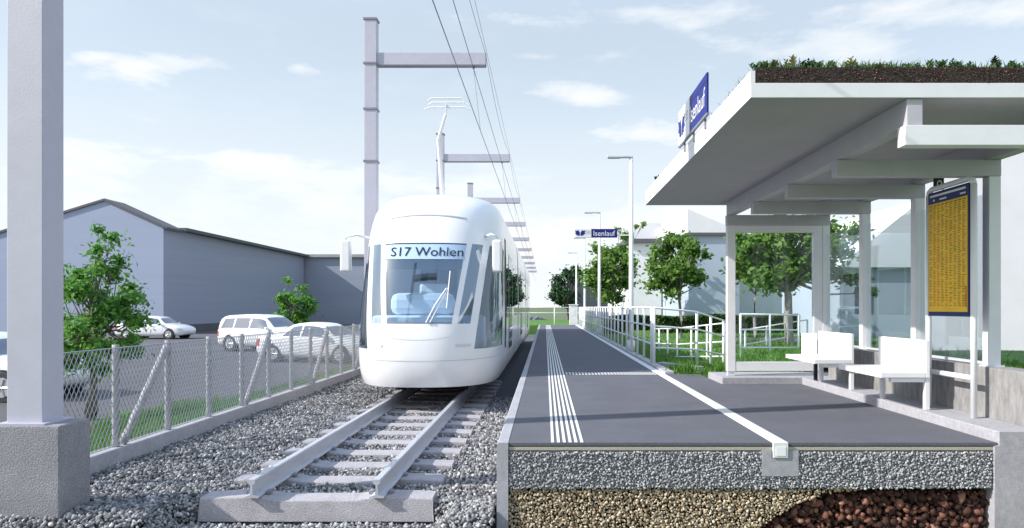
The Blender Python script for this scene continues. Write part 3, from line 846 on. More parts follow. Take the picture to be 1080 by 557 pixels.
# mirrors
def mirror(x, y, z0, z1, wd, anchor):
    k = MB().box(x - wd / 2, x + wd / 2, y - 0.05, y + 0.07, z0, z1)
    o = k.build('mirror', M['tram'], tram, bevel=0.035, seg=3)
    k = MB().tube([anchor, (0.5 * (anchor[0] + x), y - 0.02, z1 + 0.09), (x, y, z1 + 0.06), (x, y, z1 - 0.02)], 0.022, 8)
    k.build('mirror_arm', M['tram'], o, smooth=True)
mirror(-3.50, 11.75, 1.74, 2.30, 0.19, W3(npt(2.33, -0.93)))
mirror(-0.80, 11.15, 1.70, 2.24, 0.16, W3(npt(2.33, 0.80)))
# side windows, doors and panels
def side_patch(name, m, s, y0, y1, z0, z1, out, parent=tram):
    k = MB(); n = 6; vs = []
    for i in range(n + 1):
        z = z0 + (z1 - z0) * i / n
        for y in (y0, y1): vs.append(W3(Vector((s * (interp(HW, z) + out), y, z))))
    fs = [(2 * i, 2 * i + 1, 2 * i + 3, 2 * i + 2) for i in range(n)]
    if s < 0: fs = [f[::-1] for f in fs]
    return k.add(vs, fs).build(name, m, parent)
for s in (-1, 1):
    for y0, y1, kind in ((2.80, 3.55, 'win'), (3.7, 5.1, 'door'), (5.25, 6.7, 'win'), (6.8, 8.1, 'win'), (8.9, 10.3, 'win'), (10.45, 11.85, 'door'),
                         (12.0, 13.6, 'win'), (13.75, 15.4, 'win'), (16.3, 17.8, 'win'), (17.95, 19.35, 'door'), (19.5, 21.0, 'win'), (21.1, 22.6, 'win')):
        if kind == 'win':
            w_ = side_patch('side_window', M['tglass'], s, y0, y1, 0.92, 2.12, 0.004)
            side_patch('window_seal', M['black'], s, y1 - 0.004, y1 + 0.03, 0.90, 2.14, 0.0025, w_)
        else:
            d = side_patch('door', M['tram_grey'], s, y0, y1, -0.02, 2.22, 0.003)
            mid = 0.5 * (y0 + y1)
            side_patch('door_glass', M['tglass'], s, y0 + 0.08, mid - 0.04, 0.25, 2.12, 0.007, d)
            side_patch('door_glass', M['tglass'], s, mid + 0.04, y1 - 0.08, 0.25, 2.12, 0.007, d)
            side_patch('door_gap', M['black'], s, mid - 0.012, mid + 0.012, -0.02, 2.22, 0.006, d)
            side_patch('door_gap', M['black'], s, y0 - 0.02, y0 + 0.012, -0.02, 2.22, 0.006, d)
    side_patch('panel_gap', M['black'], s, 2.32, 2.72, 0.35, 2.42, 0.004)
    side_patch('skirt_seam', M['seam'], s, 2.5, 8.1, 0.30, 0.308, 0.003)
# undercarriage
for y in (1.9, 6.2, 11.2, 18.5, 21.5):
    b = MB().box(TRX - 0.85, TRX + 0.85, NOSE_Y + y - 0.5, NOSE_Y + y + 0.9, -0.20, 0.10).build('bogie', M['under'], tram, bevel=0.03)
    for yy in (y - 0.45, y + 0.85):
        for s in (-1, 1):
            MB().tube([(TRX + s * 0.49, NOSE_Y + yy, -0.03), (TRX + s * 0.60, NOSE_Y + yy, -0.03)], 0.30, 20).build('wheel', M['under'], b)
MB().box(TRX - 1.05, TRX + 1.05, NOSE_Y + 0.9, NOSE_Y + TL - 0.1, -0.10, -0.04).build('underframe', M['under'], tram)
# roof gear and pantograph
MB().box(TRX - 0.8, TRX + 0.8, NOSE_Y + 4.6, NOSE_Y + 7.4, 3.216, 3.36).build('roof_box', M['tramroof'], tram, bevel=0.05)
pan = MB().box(TRX - 0.45, TRX + 0.45, NOSE_Y + 3.1, NOSE_Y + 4.2, 3.216, 3.30).build('pantograph', M['tramroof'], tram, bevel=0.02)
px0 = -2.14; py_ = NOSE_Y + 3.5
MB().tube([(px0 - 0.05, py_ + 0.6, 3.30), (px0 - 0.08, py_ + 0.1, 4.62)], [0.055, 0.04], 8).build('lower_arm', M['tramroof'], pan)
MB().tube([(px0 - 0.08, py_ + 0.1, 4.60), (px0 + 0.10, py_ - 0.15, 5.02), (px0 + 0.13, py_ - 0.1, 5.25)], [0.04, 0.03, 0.025], 8).build('upper_arm', M['tramroof'], pan)
for q, (dy, dz, hw) in enumerate(((-0.18, 5.37, 0.38), (0.12, 5.375, 0.42), (-0.03, 5.23, 0.47))):
    MB().tube([(px0 + 0.13 - hw, py_ + dy, dz - 0.05), (px0 + 0.13 - hw * 0.8, py_ + dy, dz), (px0 + 0.13 + hw * 0.8, py_ + dy, dz), (px0 + 0.13 + hw, py_ + dy, dz - 0.05)], 0.016, 6).build('collector_bar', M['tramroof'], pan)
MB().tube([(px0 + 0.13, py_ - 0.20, 5.25), (px0 + 0.13, py_ + 0.14, 5.25)], 0.014, 6).build('collector_yoke', M['tramroof'], pan)

# ------------------------------------------------------------------ shelter
RX0, RX1, RY0, RY1 = 1.55, 4.42, 5.05, 10.38
sh = thing('platform_shelter', 'white platform shelter with a planted flat roof and glass walls', 'shelter', (3.0, 7.6, 0))
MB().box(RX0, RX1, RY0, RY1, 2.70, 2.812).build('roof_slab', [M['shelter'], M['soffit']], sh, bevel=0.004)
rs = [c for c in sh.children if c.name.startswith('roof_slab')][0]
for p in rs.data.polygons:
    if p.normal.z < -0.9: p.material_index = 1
MB().box(RX0, RX0 + 0.035, RY0 + 0.001, RY1, 2.8125, 2.905).build('upstand', M['shelter'], sh)
MB().box(RX0 + 0.036, RX1, RY1 - 0.035, RY1 - 0.001, 2.8125, 2.905).build('upstand', M['shelter'], sh)
SO = MB().box(RX0 + 0.037, RX1 - 0.01, RY0 + 0.004, RY1 - 0.037, 2.813, 2.932).build('roof_soil', M['soil'], sh)
P = np.stack([rng.uniform(RX0 + 0.05, RX1 - 0.02, 1500), rng.uniform(RY0 - 0.002, RY0 + 0.008, 1500), rng.uniform(2.822, 2.928, 1500)], 1)[:900]
tag(stones('roof_soil_crumb', P, 0.012, M['gravel_brown'], 61, parent=SO), kind='stuff')
# beams
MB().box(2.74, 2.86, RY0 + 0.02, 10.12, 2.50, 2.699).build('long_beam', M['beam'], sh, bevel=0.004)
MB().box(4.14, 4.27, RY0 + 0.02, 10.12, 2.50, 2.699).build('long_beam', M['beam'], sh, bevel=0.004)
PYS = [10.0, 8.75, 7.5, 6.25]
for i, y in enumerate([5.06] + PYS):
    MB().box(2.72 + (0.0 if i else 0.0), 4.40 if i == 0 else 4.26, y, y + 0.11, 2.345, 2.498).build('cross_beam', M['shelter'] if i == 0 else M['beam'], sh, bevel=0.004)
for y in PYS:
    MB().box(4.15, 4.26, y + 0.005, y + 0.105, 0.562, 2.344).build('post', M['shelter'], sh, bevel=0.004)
    MB().box(4.13, 4.28, y - 0.02, y + 0.13, 0.5605, 0.575).build('post_foot', M['alu'], sh)
# far end frame
MB().box(2.725, 2.845, 10.005, 10.105, 0.16, 2.344).build('end_post', M['shelter'], sh, bevel=0.004)
MB().box(2.846, 4.149, 10.01, 10.10, 0.165, 0.30).build('end_rail', M['shelter'], sh, bevel=0.004)
MB().box(2.846, 4.149, 10.01, 10.10, 2.24, 2.343).build('end_rail', M['shelter'], sh, bevel=0.004)
MB().box(4.02, 4.148, 10.012, 10.098, 0.301, 2.239).build('end_post', M['shelter'], sh, bevel=0.004)
for x in (2.785, 4.08): MB().box(x - 0.05, x + 0.05, 10.02, 10.09, 0.096, 0.164).build('foot', M['alu'], sh)
MB().box(2.846, 4.019, 10.05, 10.062, 0.301, 2.239).build('glass_panel', M['sglass'], sh)
ys = [10.0, 8.75, 7.5, 6.25]
for a, b in ((8.86, 10.0), (7.61, 8.75), (6.36, 7.5)):
    MB().box(4.20, 4.21, a + 0.004, b - 0.004, 0.60, 2.20).build('glass_panel', M['sglass'], sh)
    MB().box(4.19, 4.22, a + 0.003, b - 0.003, 0.575, 0.599).build('glass_rail', M['alu'], sh)
# roof greenery
n = 20000
P = np.stack([rng.uniform(RX0 + 0.05, RX1 - 0.05, n), RY0 + 0.02 + np.abs(rng.normal(0, 0.7, n)), np.full(n, 2.925)], 1)
P = P[P[:, 1] < RY1 - 0.06]
den = 0.5 + 0.5 * np.sin(P[:, 0] * 5.1 + 1.0) * np.cos(P[:, 0] * 2.3)
den = np.clip(den + 0.4 * np.sin(P[:, 0] * 17) * np.cos(P[:, 1] * 9), 0, 1) ** 1.5
P = P[rng.random(len(P)) < 0.08 + 0.92 * den]
o = blades('roof_greenery', P, 0.02, 0.080, 0.009, M['roofgreen'], 62, 0.6)
tag(o, 'low green roof planting growing on the shelter soil', 'roof plants', kind='stuff')
def sedum(px, h, m, lab, seed, y=None, x=None, spread=0.05):
    y = RY0 + 0.08 if y is None else y
    x = (px - VX) * y / F if x is None else x
    t = thing('roof_plant', lab, 'plant', (x, y, 2.93), 'taller plants on the shelter roof')
    r = random.Random(seed); k = MB(); lv = []; tones = []
    for s in range(7 if spread < 0.07 else 16):
        bx, by = r.uniform(-spread, spread), r.uniform(-spread, spread) * 0.6
        hh = h * r.uniform(0.55, 1); lx = r.uniform(-0.03, 0.03)
        k.tube([(x + bx, y + by, 2.92), (x + bx + lx, y + by, 2.93 + hh)], 0.0025, 4)
        for q in range(12):
            f = 0.3 + 0.7 * q / 12; a = q * 2.4 + s
            c = Vector((x + bx + lx * f, y + by, 2.93 + hh * f)); d = Vector((math.cos(a), math.sin(a), 0.7)) * 0.026; sd = Vector((-math.sin(a), math.cos(a), 0)) * 0.010
            lv += [c, c + d * 0.5 + sd, c + d, c + d * 0.5 - sd]; tones += [r.random()] * 4
    k.build('stem', M['bark'], t)
    np_mesh('leaves', np.array([v[:] for v in lv]), np.arange(len(lv)).reshape(-1, 4), m, tones, t)
sedum(815, 0.085, M['sedum_red'], 'pinkish red roof plant at the left end of the cut soil', 1)
sedum(833, 0.11, M['sedum_yellow'], 'yellow green roof plant beside the pinkish red one', 2)
sedum(895, 0.095, M['sedum_yellow'], 'pale yellow roof plant standing alone near the middle of the soil', 3)
sedum(1051, 0.11, M['sedum_dark'], 'dark upright roof plant near the right frame edge', 4, spread=0.025)
sedum(962, 0.06, M['sedum_dark'], 'low dark roof plant right of the pale yellow one', 5)
sedum(852, 0.075, M['sedum_dark'], 'dark bushy roof plant just right of the tall yellow green one', 7)
sedum(868, 0.07, M['sedum_green'], 'fresh green roof cushion left of the lone pale yellow plant', 8, spread=0.09)
sedum(805, 0.06, M['sedum_green'], 'fresh green roof cushion at the very left end of the cut soil', 9, spread=0.08)
sedum(990, 0.075, M['sedum_green'], 'broad fresh green roof cushion in the right half of the soil', 10, spread=0.12)
sedum(1015, 0.06, M['sedum_green'], 'low green roof cushion left of the dark upright plant', 11, spread=0.09)
sedum(930, 0.05, M['sedum_red'], 'small reddish roof plant right of the lone pale yellow one', 12)
sedum(1072, 0.06, M['sedum_green'], 'green roof cushion cut by the right picture edge', 13, spread=0.08)
sedum(0, 0.07, M['sedum_dark'], 'small dark roof plant at the far roof edge beyond the blue sign', 6, y=9.6, x=1.62, spread=0.04)

# blue sign on the roof edge: logo panel (far) + name panel (near)
def wing(cx, s, h, place, name, parent, m):
    """two-winged blue emblem drawn in a square of side h"""
    k = MB()
    L1 = [(-0.5, 0.46), (-0.30, 0.34), (-0.17, 0.46), (-0.03, 0.10), (-0.02, -0.40), (-0.12, -0.46), (-0.20, -0.34), (-0.34, -0.38), (-0.32, -0.20), (-0.48, -0.10), (-0.40, 0.10)]
    for sg in (1, -1):
        poly = [(sg * a * 1.0 + sg * -0.015, b) for a, b in L1]
        if sg < 0: poly.reverse()
        vs = [place(cx + a * h * 1.35, s + b * h * 0.9) for a, b in poly]
        k.add(vs, [tuple(range(len(vs)))])
    return k.build(name, m, parent)
sg = thing('station_sign', 'blue and white Isenlauf station sign on the left edge of the shelter roof', 'sign', (1.52, 6.9, 2.95))
X = 1.515
npn = MB().box(X, X + 0.02, 6.28, 7.03, 2.945, 3.325).build('name_panel', M['sign_blue'], sg, bevel=0.003)
lpn = MB().box(X, X + 0.02, 7.033, 7.60, 2.945, 3.325).build('logo_panel', M['white'], sg, bevel=0.003)
text_obj('Isenlauf', lambda u, v: (X - 0.003, 6.98 - u, 3.03 + v), 0.64, 0.18, 'lettering', M['white'], npn)
wing(0, 0, 0.26, lambda u, v: (X - 0.003, 7.43 - u, 3.12 + v), 'emblem', lpn, M['sign_blue'])
k = MB()
for j in range(3):
    k.box(X - 0.002, X - 0.0005, 7.10, 7.25, 3.20 - j * 0.035, 3.212 - j * 0.035)
k.build('small_print', M['seam'], lpn)
for y in (6.45, 6.95, 7.4):
    MB().box(X + 0.021, RX0 - 0.001, y - 0.02, y + 0.02, 2.84, 3.0).build('bracket', M['mast_dark'], sg)
MB().box(X - 0.004, X + 0.024, 6.27, 7.61, 2.925, 2.944).build('light_strip', M['mast_dark'], sg)

# benches
def bench(y0, y1, lab, extra=False):
    t = thing('bench', lab, 'bench', (3.6, 0.5 * (y0 + y1), 0.092), 'white benches in the shelter')
    MB().box(3.34, 3.79, y0, y1, 0.415, 0.47).build('seat', M['white'], t, bevel=0.006)
    MB().box(3.791, 3.83, y0, y1, 0.415, 0.79).build('backrest', M['white'], t, bevel=0.006)
    for y in (y0 + 0.02, y1 - 0.07):
        MB().box(3.795, 3.84, y, y + 0.05, 0.0925, 0.414).build('leg', M['white'], t, bevel=0.004)
        MB().box(3.45, 3.79, y, y + 0.05, 0.37, 0.414).build('bracket', M['white'], t, bevel=0.004)
    if extra:
        MB().box(3.57, 3.78, y1 + 0.004, y1 + 0.03, 0.45, 0.76).build('side_panel', M['white'], t, bevel=0.005)
        MB().box(3.76, 3.80, y1 + 0.035, y1 + 0.08, 0.10, 0.66).build('support', M['black'], t)
bench(6.66, 7.62, 'white bench with backrest just left of the yellow timetable')
bench(8.30, 9.30, 'white bench with backrest near the glass end wall', True)

# timetable board
tb = thing('timetable_board', 'yellow timetable board in a navy frame on two white legs', 'timetable board', (3.97, 6.57, 0.092))
for y in (6.20, 6.93):
    MB().tube([(3.97, y, 0.0925), (3.97, y, 2.26)], 0.028, 12).build('leg', M['white'], tb, smooth=True)
MB().tube([(3.97, 6.2, 2.26), (3.97, 6.215, 2.305), (3.97, 6.26, 2.325), (3.97, 6.87, 2.325), (3.97, 6.915, 2.305), (3.97, 6.93, 2.26)], 0.027, 10).build('top_bar', M['white'], tb, smooth=True)
MB().tube([(3.97, 6.228, 0.46), (3.97, 6.902, 0.46)], 0.026, 10).build('crossbar', M['white'], tb, smooth=True)
pn = MB().box(3.945, 3.99, 6.235, 6.895, 1.03, 2.285).build('panel', M['navy'], tb, bevel=0.004)
MB().box(3.941, 3.9445, 6.25, 6.88, 1.075, 2.165).build('sheet', M['yellow'], pn)
MB().box(3.943, 3.9447, 6.28, 6.86, 2.235, 2.255).build('lamp_strip', M['white'], pn)
k = MB(); k2 = MB(); k3 = MB(); r = random.Random(5)
for c in range(9):
    yc = 6.862 - c * 0.0675
    for row in range(62):
        z = 2.12 - row * 0.0162
        if r.random() < 0.10: continue
        wd = r.uniform(0.022, 0.05)
        tgt = k2 if (c in (1, 2, 4, 6) and r.random() < 0.7) else k
        tgt.box(3.9395, 3.9408, yc - wd, yc, z, z + 0.0062)
for c in range(9):
    yc = 6.862 - c * 0.0675
    k.box(3.9395, 3.9408, yc - 0.05, yc, 2.138, 2.148)
tag(k.build('timetable_lines', M['ttink'], pn), kind='stuff'); tag(k2.build('timetable_columns', M['ttred'], pn), kind='stuff')
k3.box(3.9405, 3.9445, 6.78, 6.80, 2.19, 2.21).box(3.9405, 3.9445, 6.58, 6.69, 2.192, 2.206).box(3.9405, 3.9445, 6.28, 6.36, 2.192, 2.206)
k3.build('header_marks', M['white'], pn)
MB().box(3.9398, 3.9408, 6.26, 6.275, 1.12, 1.32).build('side_column', M['ttred'], pn)

# small hanging platform sign
hs = thing('hanging_sign', 'small black sign with a white ring hanging above the timetable', 'sign', (4.05, 7.05, 2.34))
pb = MB().box(4.085, 4.185, 7.02, 7.05, 2.355, 2.475).build('plate', M['black'], hs, bevel=0.004)
k = MB(); rg = []
for a in range(20):
    an = a / 20 * 2 * math.pi
    rg.append(((4.135 + 0.018 * math.cos(an), 7.018, 2.41 + 0.03 * math.sin(an)), (4.135 + 0.027 * math.cos(an), 7.018, 2.41 + 0.041 * math.sin(an))))
k.add([p for q in rg for p in q], [(2 * i, 2 * i + 1, (2 * i + 3) % 40, (2 * i + 2) % 40) for i in range(20)])
k.build('ring_mark', M['white'], pb)
MB().tube([(4.15, 7.035, 2.475), (4.15, 7.035, 2.502)], 0.01, 6).build('rod', M['mast_dark'], hs)

# ------------------------------------------------------------------ lawn right
def hl(x, y):
    def ss(a, b, v):
        u = min(max((v - a) / (b - a), 0), 1); return u * u * (3 - 2 * u)
    h = 0.10
    h += 0.36 * ss(4.0, 4.45, x) * ss(12.5, 10.0, y)
    h -= 0.12 * ss(3.9, 3.0, x)
    h -= 0.34 * math.exp(-((x - 3.7) ** 2 / 1.2 + (y - 16.5) ** 2 / 14))
    h -= 0.07 * ss(11.5, 10.7, y) * ss(4.2, 3.9, x)
    h += 0.012 * math.sin(1.7 * x + 0.9 * y)
    return h
o = MB()
o = grid_sheet('lawn', M['lawn'], 2.16, 16, 10.62, 60, 60, 120, hl)
tag(o, 'green lawn to the right of the platform railing', 'lawn', kind='structure')
o = grid_sheet('lawn', M['lawn'], 4.362, 16, 2.0, 10.62, 40, 40, hl)
tag(o, 'green lawn strip behind the concrete retaining wall', 'lawn', kind='structure')
pts = []
r = np.random.default_rng(9)
A = np.stack([r.uniform(2.2, 9.5, 26000), 10.8 + r.gamma(1.6, 4.2, 26000)], 1)
B = np.stack([4.4 + np.abs(r.normal(0, 0.5, 5000)), r.uniform(5.0, 10.6, 5000)], 1)
Cc = np.stack([r.uniform(2.3, 4.3, 1600), r.uniform(10.63, 11.0, 1600)], 1)
A = np.concatenate([A, B, Cc]); A = A[A[:, 1] < 30]
zz = np.array([hl(x, y) - 0.01 for x, y in A])
P = np.concatenate([A, zz[:, None]], 1)
o = blades('lawn_grass', P, 0.04, 0.13, 0.011, M['grass'], 71)
tag(o, 'mown green grass blades on the lawn', 'grass', kind='stuff')
o = grid_sheet('path', M['parking'], 5.6, 9.5, 19.2, 22.2, 20, 10, lambda x, y: hl(x, y) + 0.02)
tag(o, 'grey asphalt footpath crossing the lawn', 'path', kind='structure')
# grey plinth and grass tufts at the near railing end
o = MB().box(2.006, 2.16, 11.21, 42, -0.6, 0.045).build('kerb', M['concrete_light'], bevel=0.006)
tag(o, 'pale concrete kerb carrying the platform railing', 'kerb', kind='structure')
o = MB().prism([(2.17, 12.9, -0.4), (2.17, 12.9, 0.06), (2.75, 12.0, 0.05), (2.75, 12.0, -0.4)], (0.12, 0.10, 0)).build('kerb', M['concrete_light'], bevel=0.005)
tag(o, 'short slanting concrete kerb at the near end of the railing', 'kerb', kind='structure')
for i, (x, y, lab) in enumerate(((2.42, 11.45, 'grass tuft growing by the slanting kerb, nearest the drain'), (3.0, 11.35, 'wider grass tuft growing between the slanting kerb and shelter'))):
    n = 260; q = np.random.default_rng(80 + i)
    P = np.stack([x + q.normal(0, 0.10, n), y + q.normal(0, 0.10, n), np.full(n, 0.02 if i == 0 else 0.0)], 1)
    tag(blades('grass_tuft', P, 0.08, 0.24, 0.010, M['grass'], 90 + i, 0.4), lab, 'grass tuft', 'grass tufts at the platform')

# ------------------------------------------------------------------ railings
def railing(name, lab, pts, spacing, heights, rp=0.024, rr=0.019, below=0.0, group=None, end=True):
    base = pts[0]
    t = thing(name, lab, 'railing', base, group)
    posts = []
    for (a, b) in zip(pts[:-1], pts[1:]):
        a = Vector(a); b = Vector(b); n_ = max(1, round((b - a).length / spacing))
        for i in range(n_): posts.append(a.lerp(b, i / n_))
    if end: posts.append(Vector(pts[-1]))
    H_ = max(heights)
    for p in posts: MB().tube([p - Vector((0, 0, below)), p + Vector((0, 0, H_))], rp, 8).build('post', M['white'], t, smooth=True)
    for h in heights:
        MB().tube([Vector(p) + Vector((0, 0, h)) for p in pts], rr, 8).build('rail', M['white'], t, smooth=True)
    return t
railing('railing', 'long white tube railing along the right platform edge', [(2.08, 13.1, 0.045), (2.08, 41.0, 0.045)], 1.0, (1.07, 0.71, 0.36), 0.026, 0.02)
railing('railing', 'white ramp railing descending to the right from the near railing end', [(2.12, 13.05, 0.03), (3.15, 13.9, -0.06), (4.05, 15.2, -0.26)], 0.95, (1.08, 0.72, 0.30), 0.03, 0.02, 0.25)
railing('railing', 'lower white ramp railing on the lawn behind the ramp railing', [(4.15, 15.5, -0.30), (3.55, 18.0, -0.50), (3.25, 20.5, -0.60)], 0.85, (1.05, 0.62, 0.28), 0.026, 0.018, 0.2)
railing('railing', 'white railing seen through the glass end wall, its top rail level', [(4.55, 15.6, -0.12), (6.05, 16.0, -0.15)], 0.8, (1.08, 0.72, 0.30), 0.03, 0.02, 0.25)
railing('railing', 'low white railing rising right, behind the glass end wall', [(5.2, 17.4, -0.45), (7.05, 18.0, -0.20)], 0.62, (0.98, 0.60, 0.25), 0.026, 0.018, 0.3)
railing('railing', 'white railing closing off the far end of the platform', [(-2.8, 43.5, 0.0), (2.3, 43.5, 0.0)], 1.6, (1.1, 0.75), 0.03, 0.025, 0.3)
o = MB().box(1.55, 2.05, 42.3, 42.9, 0.0, 1.25).box(1.5, 2.1, 42.25, 42.95, 1.2505, 1.30).box(1.7, 1.9, 42.29, 42.299, 0.6, 0.95).build('cabinet', M['house_white'], bevel=0.02)
tag(o, 'white equipment cabinet at the far end of the platform railing', 'cabinet')
o = MB().box(-4, 6, 42, 60, -0.9, -0.02).build('grass_bank', M['lawn'])
tag(o, 'green grass beyond the far end of the platform', 'grass', kind='structure')

# ------------------------------------------------------------------ lamps + platform sign
ll = ['white street lamp with an arm carrying the blue Isenlauf sign', 'second white street lamp along the platform railing, rising behind the blue sign',
      'third white street lamp along the platform railing, under the sign emblem', 'farthest white street lamp along the platform railing']
LY = [16.5, 26.2, 35.9, 45.6]
lamp_things = []
for i, y in enumerate(LY):
    t = thing('street_lamp', ll[i], 'street lamp', (2.12, y, 0.045), 'lamps along the platform')
    MB().tube([(2.12, y, 0.045), (2.12, y, 1.2), (2.12, y, 4.82)], [0.07, 0.06, 0.045], 12).build('pole', M['white'], t, smooth=True)
    MB().tube([(2.12, y, 0.045), (2.12, y, 0.30)], 0.10, 12).build('base_collar', M['white'], t, smooth=True)
    MB().box(1.53, 2.16, y - 0.06, y + 0.06, 4.80, 4.85).build('arm', M['alu'], t, bevel=0.01)
    MB().box(1.55, 1.85, y - 0.045, y + 0.045, 4.785, 4.799).build('lamp_head', M['lampclear'], t)
    lamp_things.append(t)
y = 16.5
sg = thing('station_sign', 'blue Isenlauf sign with a white emblem panel bracketed to the nearest street lamp', 'sign', (1.4, y, 2.84))
np2 = MB().box(1.14, 1.775, y - 0.03, y + 0.03, 2.835, 3.045).build('name_panel', M['sign_blue'], sg, bevel=0.004)
lp2 = MB().box(0.735, 1.137, y - 0.03, y + 0.03, 2.835, 3.045).build('logo_panel', M['white'], sg, bevel=0.004)
text_obj('Isenlauf', lambda u, v: (1.19 + u, y - 0.034, 2.875 + v), 0.53, 0.125, 'lettering', M['white'], np2)
wing(0, 0, 0.17, lambda u, v: (0.86 + u * 1.15, y - 0.034, 2.945 + v), 'emblem', lp2, M['sign_blue'])
k = MB()
for j in range(3): k.box(1.0, 1.11, y - 0.033, y - 0.0305, 2.985 - j * 0.03, 2.995 - j * 0.03)
k.build('small_print', M['seam'], lp2)
for z in (2.88, 3.0): MB().box(1.776, 2.075, y - 0.015, y + 0.015, z, z + 0.03).build('bracket', M['white'], sg)

# ------------------------------------------------------------------ trees
def leaf_mesh(name, centers, radii, n, size, m, parent, seed, squash=0.8):
    r = np.random.default_rng(seed); C_ = np.array(centers); Rr = np.array(radii)
    idx = r.choice(len(C_), n, p=(Rr ** 2) / np.sum(Rr ** 2))
    d = r.normal(size=(n, 3)); d /= np.linalg.norm(d, axis=1)[:, None]
    rad = Rr[idx] * np.abs(r.normal(0, 0.55, n) + 0.15)
    P = C_[idx] + d * rad[:, None] * np.array([1, 1, squash])
    nr = d * 0.6 + r.normal(size=(n, 3)) * 0.7 + np.array([0, 0, 0.5]); nr /= np.linalg.norm(nr, axis=1)[:, None]
    u = np.cross(nr, r.normal(size=(n, 3))); u /= np.linalg.norm(u, axis=1)[:, None]
    v = np.cross(nr, u); s = size * r.uniform(0.6, 1.3, n)
    A = np.stack([P - u * s[:, None], P + v * s[:, None] * 0.55 + nr * s[:, None] * 0.15, P + u * s[:, None], P - v * s[:, None] * 0.55 + nr * s[:, None] * 0.15], 1)
    clump = r.uniform(-0.22, 0.22, len(C_))
    tone = np.clip(0.68 + clump[idx] + r.normal(0, 0.24, n), 0, 1)
    return np_mesh(name, A.reshape(-1, 3), np.arange(4 * n).reshape(-1, 4), m, np.repeat(tone, 4), parent)

def tree(name, lab, base, trunk_h, ctr, rad, nclump, clump_r, n, size, m, seed, tr=0.06, bark='bark', group=None, stems=1, extra=()):
    r = random.Random(seed); base = Vector(base); ctr = Vector(ctr)
    t = thing(name, lab, 'tree', base, group)
    cs = []; rs_ = []
    while len(cs) < nclump:
        d = Vector((r.gauss(0, 1), r.gauss(0, 1), r.gauss(0, 1))).normalized() * r.uniform(0.35, 1.0) ** 0.6
        p = ctr + Vector((d.x * rad[0], d.y * rad[1], d.z * rad[2]))
        cs.append(p); rs_.append(clump_r * r.uniform(0.6, 1.25))
    for e in extra: cs.append(Vector(e[:3])); rs_.append(e[3])
    k = MB()
    fork = base + Vector((0, 0, trunk_h))
    fork.x += (ctr.x - base.x) * 0.4; fork.y += (ctr.y - base.y) * 0.4
    for s in range(stems):
        b = base + Vector((r.uniform(-0.12, 0.12), r.uniform(-0.1, 0.1), 0)) * (stems > 1)
        top = ctr + Vector((r.uniform(-0.25, 0.25), r.uniform(-0.2, 0.2), rad[2] * 0.55))
        q = b.lerp(fork, 0.5) + Vector((r.uniform(-0.05, 0.05), 0, 0))
        k.tube([b - Vector((0, 0, 0.1)), b + Vector((0, 0, 0.15)), q, fork, fork.lerp(top, 0.5), top], [tr * 1.5, tr * 1.1, tr, tr * 0.85, tr * 0.5, tr * 0.12], 8)
        for c_, rr in list(zip(cs, rs_))[s::stems]:
            f = r.uniform(0.05, 0.7); st = fork.lerp(top, f)
            md_ = st.lerp(c_, 0.5) + Vector((r.uniform(-0.1, 0.1), r.uniform(-0.1, 0.1), -0.10 * (c_ - st).length))
            k.tube([st, md_, c_], [tr * 0.42, tr * 0.26, tr * 0.08], 5)
            for _ in range(2):
                e = c_ + Vector((r.uniform(-1, 1), r.uniform(-1, 1), r.uniform(-0.6, 1))) * rr * 0.7
                k.tube([md_.lerp(c_, 0.6), e], [tr * 0.16, tr * 0.05], 4)
    k.build('trunk', M[bark], t, smooth=True)
    leaf_mesh('crown', [c_[:] for c_ in cs], rs_, n, size, m, t, seed)
    return t
tree('young_tree', 'bright green young tree with several dark stems behind the wire fence', (-8.05, 12.0, -0.9), 1.1, (-8.15, 12.0, 0.95), (0.85, 0.8, 1.0), 60, 0.26, 10500, 0.050, M['leaf_bright'], 101, 0.05,
     stems=3, group='young trees by the car park',
     extra=((-7.75, 12, 2.35, 0.22), (-7.95, 11.9, 2.15, 0.25), (-8.0, 12, 2.5, 0.16), (-7.7, 12.1, 1.95, 0.24), (-8.75, 12, 1.75, 0.25), (-9.0, 12, 1.2, 0.35), (-7.35, 12.0, 0.35, 0.25)))
tree('young_tree', 'small bright green tree growing behind the parked white cars', (-15.1, 40, -0.95), 1.2, (-15.1, 40, 1.1), (1.1, 1.0, 1.1), 30, 0.45, 4500, 0.13, M['leaf_bright'], 102, 0.07,
     group='young trees by the car park', extra=((-15.4, 40, 2.7, 0.3), (-14.5, 40, 2.2, 0.4), (-14.0, 40, 1.3, 0.35)))
tree('maple_tree', 'round green tree standing in front of the grey blue house', (4.45, 22, 0.0), 1.35, (4.35, 22, 2.45), (1.02, 0.95, 0.98), 42, 0.32, 9500, 0.083, M['leaf'], 103, 0.06, 'bark_pale', 'trees right of the platform')
tree('maple_tree', 'green tree behind the second street lamp, left of the white house', (3.05, 30, -0.05), 1.5, (2.95, 30, 2.75), (1.05, 1.0, 1.40), 46, 0.42, 9500, 0.11, M['leaf'], 104, 0.07, 'bark_pale', 'trees right of the platform',
     extra=((3.6, 30, 4.3, 0.3), (4.1, 30, 4.75, 0.16), (4.4, 30, 4.85, 0.14), (3.3, 30, 4.6, 0.2)))
tree('maple_tree', 'large green tree with a pale forked trunk seen through the shelter glass', (6.5, 17.8, 0.05), 1.35, (6.45, 17.9, 2.55), (1.40, 1.2, 1.10), 60, 0.37, 12500, 0.082, M['leaf'], 105, 0.115, 'bark_pale', 'trees right of the platform',
     extra=((8.0, 18, 2.6, 0.4), (8.4, 18, 1.9, 0.4), (8.7, 18, 1.5, 0.3), (8.3, 18, 3.1, 0.45), (7.7, 18, 3.0, 0.45), (7.9, 18, 2.0, 0.4), (5.2, 18, 3.0, 0.35), (5.1, 17.8, 2.3, 0.3)))
